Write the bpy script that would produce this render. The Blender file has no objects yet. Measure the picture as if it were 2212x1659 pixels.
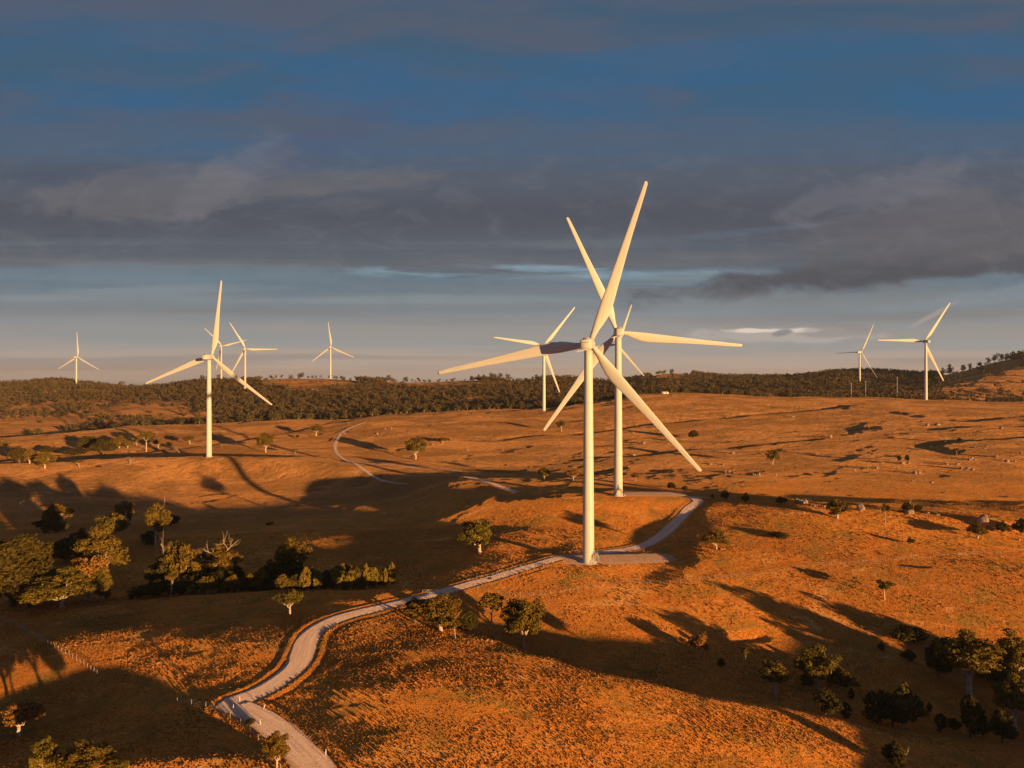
import bpy, math, random
import numpy as np
from mathutils import Vector, Matrix
S = bpy.context.scene
COL = S.collection
# ---------------------------------------------------------------- camera
cam = bpy.data.cameras.new('camera'); cam_o = bpy.data.objects.new('camera', cam); COL.objects.link(cam_o)
cam_o.location = (0, 0, 0); cam_o.rotation_euler = (math.pi/2, 0, 0)
cam.sensor_width = 36; cam.lens = 36*700/1024; cam.shift_y = -9/1024
cam.clip_start = 1; cam.clip_end = 40000
S.camera = cam_o
S.view_settings.view_transform = 'Standard'; S.view_settings.look = 'None'
S.view_settings.exposure = 0.75; S.view_settings.gamma = 1.0; S.view_settings.use_curve_mapping = False
S.cycles.max_bounces = 4; S.cycles.diffuse_bounces = 2; S.cycles.glossy_bounces = 1; S.cycles.transmission_bounces = 2
S.cycles.use_denoising = True
SUN_AZ = 40.0; SUN_EL = 3.6          # the sun stands low behind the camera, to its right
# ---------------------------------------------------------------- sun
sun = bpy.data.lights.new('sun', 'SUN'); sun.energy = 5.0; sun.angle = math.radians(0.6); sun.color = (1.0, 0.58, 0.225)
sun_o = bpy.data.objects.new('sun', sun); COL.objects.link(sun_o)
_az, _el = math.radians(SUN_AZ), math.radians(SUN_EL)
_d = Vector((-math.sin(_az)*math.cos(_el), math.cos(_az)*math.cos(_el), -math.sin(_el)))
sun_o.rotation_euler = _d.to_track_quat('-Z', 'Y').to_euler(); sun_o.location = (60, -70, 40)
# ---------------------------------------------------------------- node helper
class G:
    """tiny wrapper to write shader maths as expressions"""
    def __init__(s, nt): s.nt = nt
    def n(s, t, **k):
        x = s.nt.nodes.new(t)
        for a, b in k.items(): setattr(x, a, b)
        return x
    def put(s, sock, v):
        if isinstance(v, bpy.types.NodeSocket): s.nt.links.new(v, sock)
        elif isinstance(v, (tuple, list)) and len(v) == 3 and len(sock.default_value) == 4: sock.default_value = (*v, 1)
        else: sock.default_value = v
    def m(s, op, a, b=0.0, c=0.0, clamp=False):
        x = s.n('ShaderNodeMath', operation=op, use_clamp=clamp)
        s.put(x.inputs[0], a); s.put(x.inputs[1], b); s.put(x.inputs[2], c); return x.outputs[0]
    def mr(s, v, a, b, c=0.0, d=1.0, smooth=True):
        x = s.n('ShaderNodeMapRange', interpolation_type='SMOOTHSTEP' if smooth else 'LINEAR')
        for i, q_ in enumerate((v, a, b, c, d)): s.put(x.inputs[i], q_)
        return x.outputs[0]
    def mix(s, f, a, b, mode='MIX'):
        x = s.n('ShaderNodeMix', data_type='RGBA', blend_type=mode)
        s.put(x.inputs[0], f); s.put(x.inputs[6], a); s.put(x.inputs[7], b); return x.outputs[2]
    def xyz(s, a, b, c):
        x = s.n('ShaderNodeCombineXYZ'); s.put(x.inputs[0], a); s.put(x.inputs[1], b); s.put(x.inputs[2], c); return x.outputs[0]
    def noise(s, v, scale=1.0, detail=3.0, rough=0.5, dist=0.0):
        x = s.n('ShaderNodeTexNoise'); s.put(x.inputs['Vector'], v); s.put(x.inputs['Scale'], scale)
        s.put(x.inputs['Detail'], detail); s.put(x.inputs['Roughness'], rough); s.put(x.inputs['Distortion'], dist); return x.outputs[0]
    def ramp(s, f, pts):
        x = s.n('ShaderNodeValToRGB'); r = x.color_ramp; r.interpolation = 'EASE'
        while len(r.elements) < len(pts): r.elements.new(0.5)
        for e, (p, c) in zip(r.elements, pts): e.position = p; e.color = (*c, 1)
        s.put(x.inputs[0], f); return x.outputs[0]
def lin(r, g, b):
    f = lambda v: (v/255/12.92) if v/255 <= .04045 else ((v/255+.055)/1.055)**2.4
    return (f(r), f(g), f(b))
# ---------------------------------------------------------------- sky (world): cloud deck by direction
W = bpy.data.worlds.new('World'); S.world = W; W.use_nodes = True
nt = W.node_tree; nt.nodes.clear(); g = G(nt)
tc = g.n('ShaderNodeTexCoord'); sp = g.n('ShaderNodeSeparateXYZ'); nt.links.new(tc.outputs['Generated'], sp.inputs[0])
dx, dy, dz = sp.outputs
yy = g.m('MAXIMUM', g.m('ABSOLUTE', dy), 0.35)
U = g.m('DIVIDE', dx, yy); Hh = g.m('DIVIDE', dz, yy)
P1 = g.xyz(g.m('MULTIPLY', U, 1.5), g.m('MULTIPLY', Hh, 11.0), 3.1)
P2 = g.xyz(g.m('MULTIPLY', U, 2.6), g.m('MULTIPLY', Hh, 14.0), 7.7)
n1 = g.noise(P1, 1.0, 4, .55, .3); n2 = g.noise(P2, 1.0, 5, .6, .4)
n3 = g.noise(g.xyz(g.m('MULTIPLY', U, 1.2), g.m('MULTIPLY', Hh, 34.0), 1.0), 1.0, 3, .5)
n4 = g.noise(g.xyz(g.m('MULTIPLY', U, 9.0), g.m('MULTIPLY', Hh, 18.0), 2.0), 1.0, 6, .62, .5)
Hn = g.m('ADD', Hh, g.m('MULTIPLY', g.m('SUBTRACT', n1, .5), 0.045))
base = g.ramp(g.m('MULTIPLY', Hn, 1.6, clamp=True), [
    (0.000, lin(190, 170, 156)), (0.040, lin(176, 162, 151)), (0.105, lin(152, 149, 146)), (0.16, lin(126, 134, 139)), (0.215, lin(106, 122, 134)),
    (0.262, lin(92, 99, 109)), (0.36, lin(82, 86, 97)), (0.45, lin(86, 94, 107)), (0.53, lin(76, 98, 122)), (0.64, lin(60, 96, 126)), (0.74, lin(66, 94, 119)), (0.86, lin(66, 92, 116)), (1.0, lin(56, 72, 102))])  # top stop lies above the frame, tuned as bluish shadow fill
# slate blue gaps and mauve veils high up
veil = g.m('MULTIPLY', g.mr(n2, .42, .64), g.mr(Hh, .26, .38))
base = g.mix(g.m('MULTIPLY', veil, .75), base, lin(88, 94, 112))
blue = g.m('MULTIPLY', g.mr(n1, .48, .62), g.m('MULTIPLY', g.mr(Hh, .27, .36), g.mr(Hh, .56, .44)))
base = g.mix(g.m('MULTIPLY', blue, .62), base, lin(52, 99, 138))
# fine streaks near the horizon
st = g.m('MULTIPLY', g.m('SUBTRACT', n3, .5), g.mr(Hh, .24, .10))
base = g.mix(g.m('MULTIPLY', g.mr(st, 0, .14), .5), base, lin(140, 150, 154))
base = g.mix(g.m('MULTIPLY', g.mr(st, 0, -.14), .4), base, lin(128, 122, 122))
def blob(cx, cy, rx, ry, tilt=0.0, wob=0.6, lo=1.15, hi=.55, nz=None):
    a = g.m('SUBTRACT', U, cx); b = g.m('SUBTRACT', Hh, cy)
    c_, s_ = math.cos(tilt), math.sin(tilt)
    p = g.m('DIVIDE', g.m('ADD', g.m('MULTIPLY', a, c_), g.m('MULTIPLY', b, s_)), rx)
    r = g.m('DIVIDE', g.m('SUBTRACT', g.m('MULTIPLY', b, c_), g.m('MULTIPLY', a, s_)), ry)
    d = g.m('SQRT', g.m('ADD', g.m('MULTIPLY', p, p), g.m('MULTIPLY', r, r)))
    d = g.m('ADD', d, g.m('MULTIPLY', g.m('SUBTRACT', nz or n4, .5), wob*2))
    return g.mr(d, lo, hi)
tear = g.m('MULTIPLY', g.mr(g.noise(g.xyz(g.m('MULTIPLY', U, 7.0), g.m('MULTIPLY', Hh, 60.0), 5.0), 1.0, 4, .6, .4), .40, .62), .9)
B = lambda *a_, k=1.0, c=None, **kw: g.mix(g.m('MULTIPLY', blob(*a_, **kw), k), base, lin(*c))
base = g.mix(g.m('MULTIPLY', g.m('MULTIPLY', blob(.02, .147, .30, .012, 0, .5), tear), .9), base, lin(134, 162, 176))
base = B(-.5, .146, .34, .016, 0, .6, k=.35, c=(118, 138, 150))
base = B(-.63, .285, .14, .024, 0, .8, k=.6, c=(78, 86, 102))
base = B(-.50, .262, .20, .040, .12, 1.3, k=.42, c=(118, 113, 115))
base = B(-.40, .287, .10, .035, .6, 1.4, k=.32, c=(122, 120, 128))
base = B(-.24, .280, .16, .018, .05, 1.3, k=.4, c=(112, 108, 112))
base = B(-.28, .330, .12, .03, .5, 1.5, k=.35, c=(82, 88, 112))
base = B(.62, .158, .42, .026, .10, .9, k=.9, c=(84, 86, 92))
base = B(.50, .142, .26, .014, .05, 1.0, k=.7, c=(80, 82, 90))
base = B(.66, .215, .30, .055, .05, 1.3, k=.55, c=(108, 105, 110))
base = B(.52, .262, .16, .028, .25, 1.4, k=.4, c=(118, 116, 126))
base = B(.60, .190, .24, .018, .1, 1.4, k=.5, c=(92, 92, 98))
base = B(.34, .205, .10, .006, .1, .9, k=.3, c=(98, 116, 132))
base = B(.72, .118, .18, .014, .12, 1.2, k=.5, c=(132, 146, 154))
base = B(.39, .056, .16, .012, 0, 1.3, k=.6, c=(186, 178, 170))
base = B(.345, .0635, .045, .0040, 0, 1.3, k=.85, c=(232, 216, 202))
base = B(.412, .0640, .026, .0036, 0, 1.3, k=.8, c=(228, 212, 200))
base = B(.386, .0605, .018, .0050, .2, 1.0, k=.9, c=(138, 134, 136))
base = B(.47, .062, .06, .010, 0, 1.3, k=.55, c=(136, 132, 132))
base = B(.60, .085, .05, .004, .5, 1.2, k=.5, c=(178, 166, 156))
wisp = g.noise(g.xyz(g.m('MULTIPLY', U, 14.0), g.m('MULTIPLY', Hh, 34.0), 2.0), 1.0, 7, .66, .8)
base = g.mix(g.m('MULTIPLY', g.mr(wisp, .46, .70), g.m('MULTIPLY', g.m('MULTIPLY', g.mr(Hh, .05, .12), g.mr(Hh, .36, .28)), .16)), base, lin(132, 130, 136))
base = g.mix(g.m('MULTIPLY', g.mr(wisp, .54, .34), g.m('MULTIPLY', g.mr(Hh, .05, .12), .08)), base, lin(70, 78, 94))
base = g.mix(g.mr(Hh, -.004, -.03), base, lin(70, 48, 36))
base = g.mix(g.m('MULTIPLY', g.mr(dy, .15, -.25), .6), base, lin(68, 84, 114))      # unseen sky behind the viewer, tinted blue to fill the shadows
sky = g.n('ShaderNodeTexSky', sky_type='NISHITA'); sky.sun_disc = False
sky.sun_elevation = math.radians(SUN_EL); sky.sun_rotation = math.pi - _az
b1 = g.n('ShaderNodeBackground'); g.put(b1.inputs[0], sky.outputs[0]); b1.inputs[1].default_value = 0.05
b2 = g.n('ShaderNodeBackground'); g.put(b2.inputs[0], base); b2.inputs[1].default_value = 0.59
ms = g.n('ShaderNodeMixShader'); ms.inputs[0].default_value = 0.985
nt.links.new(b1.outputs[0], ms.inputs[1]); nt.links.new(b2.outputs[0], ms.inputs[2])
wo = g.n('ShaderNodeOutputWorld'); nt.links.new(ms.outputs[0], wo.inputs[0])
# ---------------------------------------------------------------- terrain (height field in metres, camera at the origin)
F = 700.0; CX = 512.0; HZ = 375.0          # survey constants: focal length and horizon of the survey sketch
TURB_BASE = [(588.5,273.6,-73.0),(618.2,365.6,-62.8),(209,597,-69.8),(543.9,915,-47.0),(926,1019,-36.4)]
R_ = {}
def row(name, *pts): R_[name] = pts
# each point: (column, height z, distance y);   q() converts a sighting line into a height
def q(px, py, Y): return (px, -(py-HZ)*Y/F, Y)
ROWS = [
 [(-200,-70,35),(500,-70,35),(1250,-80,35)],
 [(-200,-71,127),(0,-70,124.7),(100,-69,122.9),(200,-67.5,120),(300,-66.5,118.5),(400,-66,118),(500,-66.5,118.5),(600,-68,121),(700,-70,125),(800,-72,128),(900,-74,132),(1024,-77,137),(1250,-80,142)],
 [q(-200,705,153),q(0,705,152),q(100,708,149),q(200,713,139.5),q(300,700,144),q(400,690,145),q(500,700,142),q(600,718,138),q(700,730,137),q(800,742,136.5),q(900,754,136),(1024,-77,137.4),(1250,-81,143)],
 [q(-200,650,180),q(0,650,179.5),q(100,648,178),q(200,645,177),q(300,640,177.5),q(350,624,188),q(400,617,194),q(450,626,187.5),q(500,641,177),q(600,676,157),q(700,700,149.7),q(800,720,145),q(900,744,140.5),q(1024,766,138),(1250,-85,144)],
 [q(-200,616,222),q(0,615,221),q(100,609,223),q(200,600,225),q(300,592,224),q(350,597,214),q(400,602,207),(450,-72.5,202),(500,-77,198),(600,-80,188),(700,-82,181),(800,-84,178),(900,-87,177),(1024,-90,178),(1250,-95,184)],
 [(-200,-82,262),(0,-82,262),(100,-82,265),(200,-81,268),(300,-79,267),(350,-77,258),(400,-73.2,247),q(450,581,246),q(500,574,253),q(560,571,258),(600,-75,230),(700,-76,226),(800,-79,221),(900,-81,214),(1024,-83,211),(1250,-88,217)],
 [(-200,-83,312),q(0,560,310),q(100,558,314),q(200,555,316),q(300,550,313),q(400,550,306),q(450,549,303),q(500,547,300),q(550,550,297),q(600,551,292),q(643,549,297),q(700,556,275),q(800,560,268),q(900,565,261),q(1024,575,250),(1250,-74,257)],
 [(-200,-90,435),q(0,520,434),q(100,518,440),q(200,515,446),q(300,515,432),q(400,520,390),q(500,527,346),q(600,527,327),q(671,530,324),q(700,525,316),q(800,525,307),q(900,530,297),q(1024,535,289),(1250,-68,290)],
 [(-200,-92,530),q(0,497,526),q(100,495,530),q(200,494,534),q(300,496,518),q(400,494,470),q(450,497,407),q(514,500,370),q(574,497,364),q(620,495.3,366),q(690,501,356),q(750,501,348),q(800,505,332),q(860,509,320),q(930,514,309),q(1024,521,297),(1250,-62,300)],
 [(-200,-82,540),q(0,482,562),q(100,480,565),q(200,480,566),q(300,481,552),q(380,485,512),(400,-74.5,494),(450,-70,455),(514,-67.3,432),(574,-66,430),(620,-66,430),(690,-66.5,425),(750,-66,402),(800,-67,391),(900,-66.5,382),(1024,-66,372),(1250,-66,372)],
 [(-200,-79,640),q(0,464,606),q(100,460,605),q(209,456.8,598),q(300,459,578),q(370,470,545),q(400,473,532),q(500,471,540),q(600,469,530),q(700,470,505),q(800,470,501),q(900,472,476),q(1024,475,455),(1250,-62,455)],
 [(-200,-84,680),q(0,461,676),q(100,458,675),(209,-78,668),q(300,455.5,665),q(370,456,657),q(400,455,656),q(500,450,663),q(600,450,635),q(700,450,607),q(800,452,573),q(900,455,538),q(1024,458,506),(1250,-57,506)],
 [(-200,-81,745),q(0,451,760),q(100,446,765),q(200,441,775),q(300,438,765),q(400,435,747),q(500,430,764),q(600,428,753),q(700,428,726),q(800,430,687),q(900,430,649),q(1024,432,602),(1250,-45,600)],
 [(-200,-80,830),q(0,440,815),q(93,430,868),q(208,424,900),q(300,421,905),q(352,419,915),q(417,413,976),q(486,410,970),q(544,408.5,950),q(602,402,959),q(648,394,958),q(694,392.5,960),q(764,396,983),q(815,397,986),q(880,398,1004),q(926,399.5,1022),q(1024,402,985),(1250,-38,990)],
 [(-200,-88,1010),(0,-88,1010),(208,-84,1150),(300,-80,1150),(417,-74,1150),(486,-72,1150),(602,-66,1150),(694,-62,1150),(800,-62,1160),(926,-62,1190),(1024,-60,1190),(1250,-55,1180)],
 [(-200,-70,1450),q(0,406,1450),q(100,405,1450),q(208,403,1450),q(300,401,1450),q(400,399,1450),q(500,397,1450),q(600,395,1450),q(700,391,1450),q(800,389,1430),q(900,390,1400),q(960,382,1380),q(1024,372,1360),(1250,25,1350)],
 [q(-200,384,2050),q(0,385,2050),q(56,381,2050),q(100,386,2050),q(130,390,2050),q(160,388,2000),q(200,383,1950),q(250,382,1900),q(280,378.5,1900),q(331,379.2,1850),q(380,382,1850),q(430,383,1850),q(480,380.5,1850),q(530,381,1850),q(560,379,1850),q(600,382,1850),q(640,379,1850),q(668,372.5,1850),q(700,376,1850),q(740,379,1850),q(780,379,1850),q(830,374,1850),q(870,372.5,1800),q(910,375,1750),q(940,376,1650),q(962,372,1600),q(985,364,1600),q(1024,357,1600),(1100,80,1600),(1250,100,1600)],
 [(-200,-170,3200),(800,-170,3200),(1024,-170,3200),(1250,-170,3200)],
 [(-200,-420,14000),(1250,-420,14000)],
]
PXT = np.arange(-330, 1381, 4.0)
def pchip(x, y, xi):
    x = np.asarray(x, float); y = np.asarray(y, float)
    h = np.diff(x); d = np.diff(y)/h
    m = np.zeros_like(y); m[0] = d[0]; m[-1] = d[-1]
    if len(x) > 2:
        w1 = 2*h[1:]+h[:-1]; w2 = h[1:]+2*h[:-1]
        ok = d[:-1]*d[1:] > 0
        mm = np.zeros(len(d)-1)
        mm[ok] = (w1[ok]+w2[ok])/(w1[ok]/d[:-1][ok]+w2[ok]/d[1:][ok])
        m[1:-1] = mm
    k = np.clip(np.searchsorted(x, xi)-1, 0, len(x)-2)
    t = (np.clip(xi, x[0], x[-1])-x[k])/h[k]
    return ((1+2*t)*(1-t)**2*y[k] + t*(1-t)**2*h[k]*m[k] + t*t*(3-2*t)*y[k+1] + t*t*(t-1)*h[k]*m[k+1])
YT = np.concatenate([np.linspace(35, 400, 366)[:-1], np.exp(np.linspace(math.log(400), math.log(14000), 500))])
def build_table():
    zs = []; ys = []
    for r in ROWS:
        px = [p[0] for p in r]
        zs.append(pchip(px, [p[1] for p in r], PXT)); ys.append(pchip(px, [p[2] for p in r], PXT))
    zs = np.array(zs); ys = np.array(ys)
    T = np.zeros((len(PXT), len(YT)))
    for i in range(len(PXT)):
        T[i] = pchip(ys[:, i], zs[:, i], YT)
    k = np.exp(-0.5*(np.arange(-8, 9)/3.2)**2); k /= k.sum()       # soften along the columns
    P = np.pad(T, ((8, 8), (0, 0)), mode='edge')
    return sum(k[j]*P[j:j+len(PXT)] for j in range(17))
TAB = build_table()
LUTY = np.interp(np.arange(35, 14000.5, 0.5), YT, np.arange(len(YT)))
def tab(X, Y):
    Ye = np.clip(Y, 35, 13999)
    px = CX + F*X/np.maximum(Ye, 95)
    a = np.clip((px-PXT[0])/4.0, 0, len(PXT)-1.001); b = np.clip(np.interp(Ye, YT, np.arange(len(YT))), 0, len(YT)-1.001)
    i = a.astype(int); j = b.astype(int); fa = a-i; fb = b-j
    return (TAB[i, j]*(1-fa)*(1-fb)+TAB[i+1, j]*fa*(1-fb)+TAB[i, j+1]*(1-fa)*fb+TAB[i+1, j+1]*fa*fb)
_rs = np.random.RandomState(7); LAT = _rs.rand(256, 256)
def vnoise(x, y, ox=0):
    x = x+ox*17.31; y = y+ox*9.73
    xi = np.floor(x).astype(int); yi = np.floor(y).astype(int); fx = x-xi; fy = y-yi
    fx = fx*fx*fx*(fx*(fx*6-15)+10); fy = fy*fy*fy*(fy*(fy*6-15)+10)
    g = lambda a, b: LAT[(a+ox*13) & 255, (b+ox*29) & 255]
    return (g(xi, yi)*(1-fx)*(1-fy)+g(xi+1, yi)*fx*(1-fy)+g(xi, yi+1)*(1-fx)*fy+g(xi+1, yi+1)*fx*fy)*2-1
# rises added mostly out of view, shaped to cast shadows across the slopes: (x, y, height, long radius, short radius, heading of the long axis in degrees)
MOUNDS = [(215,58,13,45,32,0),(120,90,11.5,62,12,80),(-60,119,2.3,30,8,95)]
def sstep(a, b, x):
    t = np.clip((x-a)/(b-a), 0, 1); return t*t*(3-2*t)
def seg_dist(X, Y, P):
    """distance to a polyline and the parameter along it"""
    best = np.full(X.shape, 1e9)
    for (x0, y0), (x1, y1) in zip(P[:-1], P[1:]):
        dx, dy = x1-x0, y1-y0; L = dx*dx+dy*dy
        t = np.clip(((X-x0)*dx+(Y-y0)*dy)/L, 0, 1)
        best = np.minimum(best, np.hypot(X-x0-t*dx, Y-y0-t*dy))
    return best
GULLIES = []
def GULLIES_D(X, Y):
    sh = X.shape
    for P, dep, w in GULLIES:
        x0, x1 = P[:, 0].min()-3*w, P[:, 0].max()+3*w; y0, y1 = P[:, 1].min()-3*w, P[:, 1].max()+3*w
        m = (X > x0) & (X < x1) & (Y > y0) & (Y < y1)
        d = np.full(sh, 1e4)
        if m.any():
            xs, ys = X[m], Y[m]; d[m] = seg_dist(xs, ys, [tuple(p) for p in P])
        yield d, dep, w
def smooth_h(X, Y):
    X = np.asarray(X, float); Y = np.asarray(Y, float)
    z = tab(X, Y)
    for (mx, my, h, a, b, ang) in MOUNDS:
        c, s = math.cos(math.radians(ang)), math.sin(math.radians(ang))
        u = (X-mx)*s+(Y-my)*c; v = (X-mx)*c-(Y-my)*s
        z = z + h*np.exp(-((u/a)**2+(v/b)**2))
    return z
def base_h(X, Y):
    X = np.asarray(X, float); Y = np.asarray(Y, float)
    z = smooth_h(X, Y)
    c, s = 0.766, 0.643
    for d, dep, w in GULLIES_D(X, Y): z = z - dep*np.exp(-(d/w)**2)
    far = sstep(250, 900, Y)
    z = z + (0.55+1.2*far)*vnoise(X/55, Y/55, 1) + (0.14+.5*far)*vnoise(X/19, Y/19, 2) + (0.09+.20*far)*vnoise(X/7, Y/7, 3) + .10*sstep(300, 500, Y)*vnoise(X/3.1, Y/3.1, 4)
    return z
# ---------------------------------------------------------------- sighting: survey sketch (2212 wide) -> point on the ground
K = 2212/1024*F
def sight(sx, sy, h=None, Y=None):
    u = (sx-1106)/K; v = (sy-810)/K
    if Y is not None: return u*Y, Y
    D = np.exp(np.linspace(math.log(75), math.log(3200), 1800))
    z = (h or base_h)(u*D, D)
    below = np.nonzero(z >= -v*D)[0]
    if len(below) == 0:
        c = -z/D - v; D_ = D[int(np.argmin(np.abs(c)))]; return u*D_, D_
    i = int(below[0])
    if i == 0: return u*D[0], D[0]
    a = z[i-1]+v*D[i-1]; b = z[i]+v*D[i]; t = a/(a-b)
    d = D[i-1]+t*(D[i]-D[i-1]); return u*d, d
def spline(P, step=2.0):
    P = np.array(P, float); Q = []
    E = np.vstack([2*P[0]-P[1], P, 2*P[-1]-P[-2]])
    for i in range(1, len(E)-2):
        p0, p1, p2, p3 = E[i-1], E[i], E[i+1], E[i+2]
        n = max(2, int(np.hypot(*(p2-p1))/step))
        t = np.linspace(0, 1, n, endpoint=False)[:, None]
        Q.append(.5*((2*p1)+(-p0+p2)*t+(2*p0-5*p1+4*p2-p3)*t*t+(-p0+3*p1-3*p2+p3)*t**3))
    Q.append(P[-1:]); return np.vstack(Q)
def smooth_line(P, n=2):
    for _ in range(n):
        P = P.copy(); P[1:-1] = (P[:-2]+2*P[1:-1]+P[2:])/4
    return P
def V_(sx, Y): return ((sx-1106)/K*Y, Y)
GUL = [  # eroded creek lines and folds: (sketch polyline, depth, half width)
 ([(1004,946),(1080,944),(1150,938),(1230,934),(1300,925),(1390,914),(1475,905),(1560,900),(1620,893),(1700,888),(1760,880),(1850,873)], 2.6, 8),
 ([(1240,992),(1300,986),(1370,985),(1430,976),(1500,967),(1580,963),(1650,955),(1760,946)], 1.2, 6),
 ([(1330,1008),(1260,1022),(1170,1026),(1110,1018),(1060,1012),(1000,1004),(950,998),(900,990),(862,982),(850,970),(880,964)], 1.7, 7),
 ([(2240,1005),(2180,992),(2120,985),(2060,978),(1990,962),(2040,948),(2140,942),(2240,934)], 2.4, 9),
 ([(1880,884),(1919,888),(1990,900),(2075,906),(2140,900),(2240,893)], 2.6, 11),
 ([(2010,925),(2080,918),(2150,914),(2240,916)], 2.0, 8),
 ([(1700,1243),(1650,1250),(1600,1262),(1575,1280),(1560,1300)], .45, 2.6),
 ([(1400,1446),(1440,1428),(1475,1408),(1500,1390),(1560,1378),(1640,1372)], 1.5, 3.0),
 ([(264,979),(330,972),(400,966),(470,957),(540,947),(620,930),(660,918)], 2.2, 12),
 ([(1240,1095),(1340,1100),(1440,1098)], .5, 4),
 ([(1560,868),(1640,872),(1730,880)], 1.6, 9)]
GULLIES.extend([(np.array([sight(a, b, h=smooth_h) for a, b in P]), dep, w) for P, dep, w in GUL])
# main gravel road: (sketch column, distance)
main_pts = [V_(775,100), V_(735,107)] + [sight(a, b) for a, b in [(684,1655),(640,1610),(588,1570),(545,1543),(500,1526)]] \
  + [sight(495,1520), sight(545,1505), sight(600,1474), sight(640,1440), sight(656,1405), sight(664,1380), sight(690,1354), sight(745,1331), sight(830,1308), sight(900,1294), sight(980,1275), sight(1080,1243), sight(1150,1222), sight(1215,1206)] \
  + [V_(1300,290), V_(1390,300), V_(1448,324), V_(1490,347), V_(1508,358), V_(1494,370), V_(1462,374), V_(1420,376)]
fork_pts = [sight(640,1440), sight(612,1462)]
far_pts = [V_(880,480), V_(838,505), V_(790,545), V_(763,585), V_(738,640), V_(724,690), V_(728,740), V_(745,790), V_(790,850)]
east_pts = [V_(742,625), V_(800,590), V_(870,572), V_(940,555), V_(1000,540)]
mid_pts = [V_(1003,480), V_(1030,462), V_(1062,438), V_(1090,415), V_(1120,396)]
class Road:
    def __init__(s, pts, w, step=2.0, lift=0.0):
        s.P = smooth_line(spline(pts, step), 3); s.w = w
        z = base_h(s.P[:, 0], s.P[:, 1])
        for _ in range(60): z[1:-1] = (z[:-2]+2*z[1:-1]+z[2:])/4
        s.z = z+lift+.22
ROADS = [Road(main_pts, 6.2), Road(far_pts, 3.5, 3), Road(east_pts, 2.6, 3), Road(mid_pts, 4.8, 3)]
# turbine pads: centre, half sizes, heading
PADS = [(sight(1300, 1204)[0]+3, 279.0, 25, 8.0, 4), (V_(1405, 373)[0], 371.0, 18, 7.5, -4)]
def near_line(X, Y, P, z=None):
    """distance to a dense polyline and its height at the nearest point"""
    d = np.full(X.shape, 1e9); zz = np.zeros(X.shape)
    x0, x1 = P[:, 0].min()-25, P[:, 0].max()+25; y0, y1 = P[:, 1].min()-25, P[:, 1].max()+25
    idx = np.nonzero((X > x0) & (X < x1) & (Y > y0) & (Y < y1))[0]
    for c in range(0, len(idx), 20000):
        k = idx[c:c+20000]
        D2 = (X[k, None]-P[None, :, 0])**2+(Y[k, None]-P[None, :, 1])**2
        j = D2.argmin(1)
        # refine on the two neighbouring segments
        best = np.sqrt(D2[np.arange(len(k)), j]); zb = (z[j] if z is not None else np.zeros(len(k)))
        for s in (-1, 1):
            j2 = np.clip(j+s, 0, len(P)-1)
            ax, ay = P[j, 0], P[j, 1]; bx, by = P[j2, 0]-ax, P[j2, 1]-ay
            L = np.maximum(bx*bx+by*by, 1e-9); t = np.clip(((X[k]-ax)*bx+(Y[k]-ay)*by)/L, 0, 1)
            dd = np.hypot(X[k]-ax-t*bx, Y[k]-ay-t*by); m = dd < best
            best = np.where(m, dd, best)
            if z is not None: zb = np.where(m, z[j]*(1-t)+z[j2]*t, zb)
        d[k] = best; zz[k] = zb
    return d, zz
def pad_uv(X, Y, p):
    c, s = math.cos(math.radians(p[4])), math.sin(math.radians(p[4]))
    return (X-p[0])*c+(Y-p[1])*s, -(X-p[0])*s+(Y-p[1])*c
def pad_z(i): 
    return float(base_h(np.array([PADS[i][0]]), np.array([PADS[i][1]]))[0])
PADZ = [-73.05, -62.85]
def ground_h(X, Y, shallow=0.16):
    X = np.atleast_1d(np.asarray(X, float)); Y = np.atleast_1d(np.asarray(Y, float)); sh = X.shape
    X = X.ravel(); Y = Y.ravel()
    z = base_h(X, Y)
    z = z + 0.05*vnoise(X/2.3, Y/2.3, 5)
    for (px_, Yb, zb) in TURB_BASE:            # level ground at each tower foot
        xb = (px_-CX)/F*Yb; d = np.hypot(X-xb, Y-Yb); k = 1-sstep(5, 26, d)
        z = z*(1-k)+(zb-.05)*k
    for i, p in enumerate(PADS):
        u, v = pad_uv(X, Y, p); d = np.hypot(np.maximum(np.abs(u)-p[2], 0), np.maximum(np.abs(v)-p[3], 0))
        k = 1-sstep(.4, 9, d); z = z*(1-k)+(PADZ[i]-shallow)*k
    for r in ROADS:
        d, zr = near_line(X, Y, r.P, r.z)
        k = 1-sstep(r.w/2+.3, r.w/2+7, d)
        on = d < r.w/2+.3
        zz = z*(1-k)+zr*k
        berm = .10*np.exp(-((d-r.w/2-1.0)/.55)**2)*(.4+.6*np.abs(vnoise(X/6, Y/6, 9)))
        ditch = -.18*np.exp(-((d-r.w/2-2.6)/.8)**2)
        z = np.where(on, zr-shallow, zz+berm+ditch)
    return z.reshape(sh)
def gh(x, y): return float(ground_h(np.array([x]), np.array([y]))[0])
def at(sx, sy, Y=None):
    x, y = sight(sx, sy, Y=Y); return x, y, gh(x, y)
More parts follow.
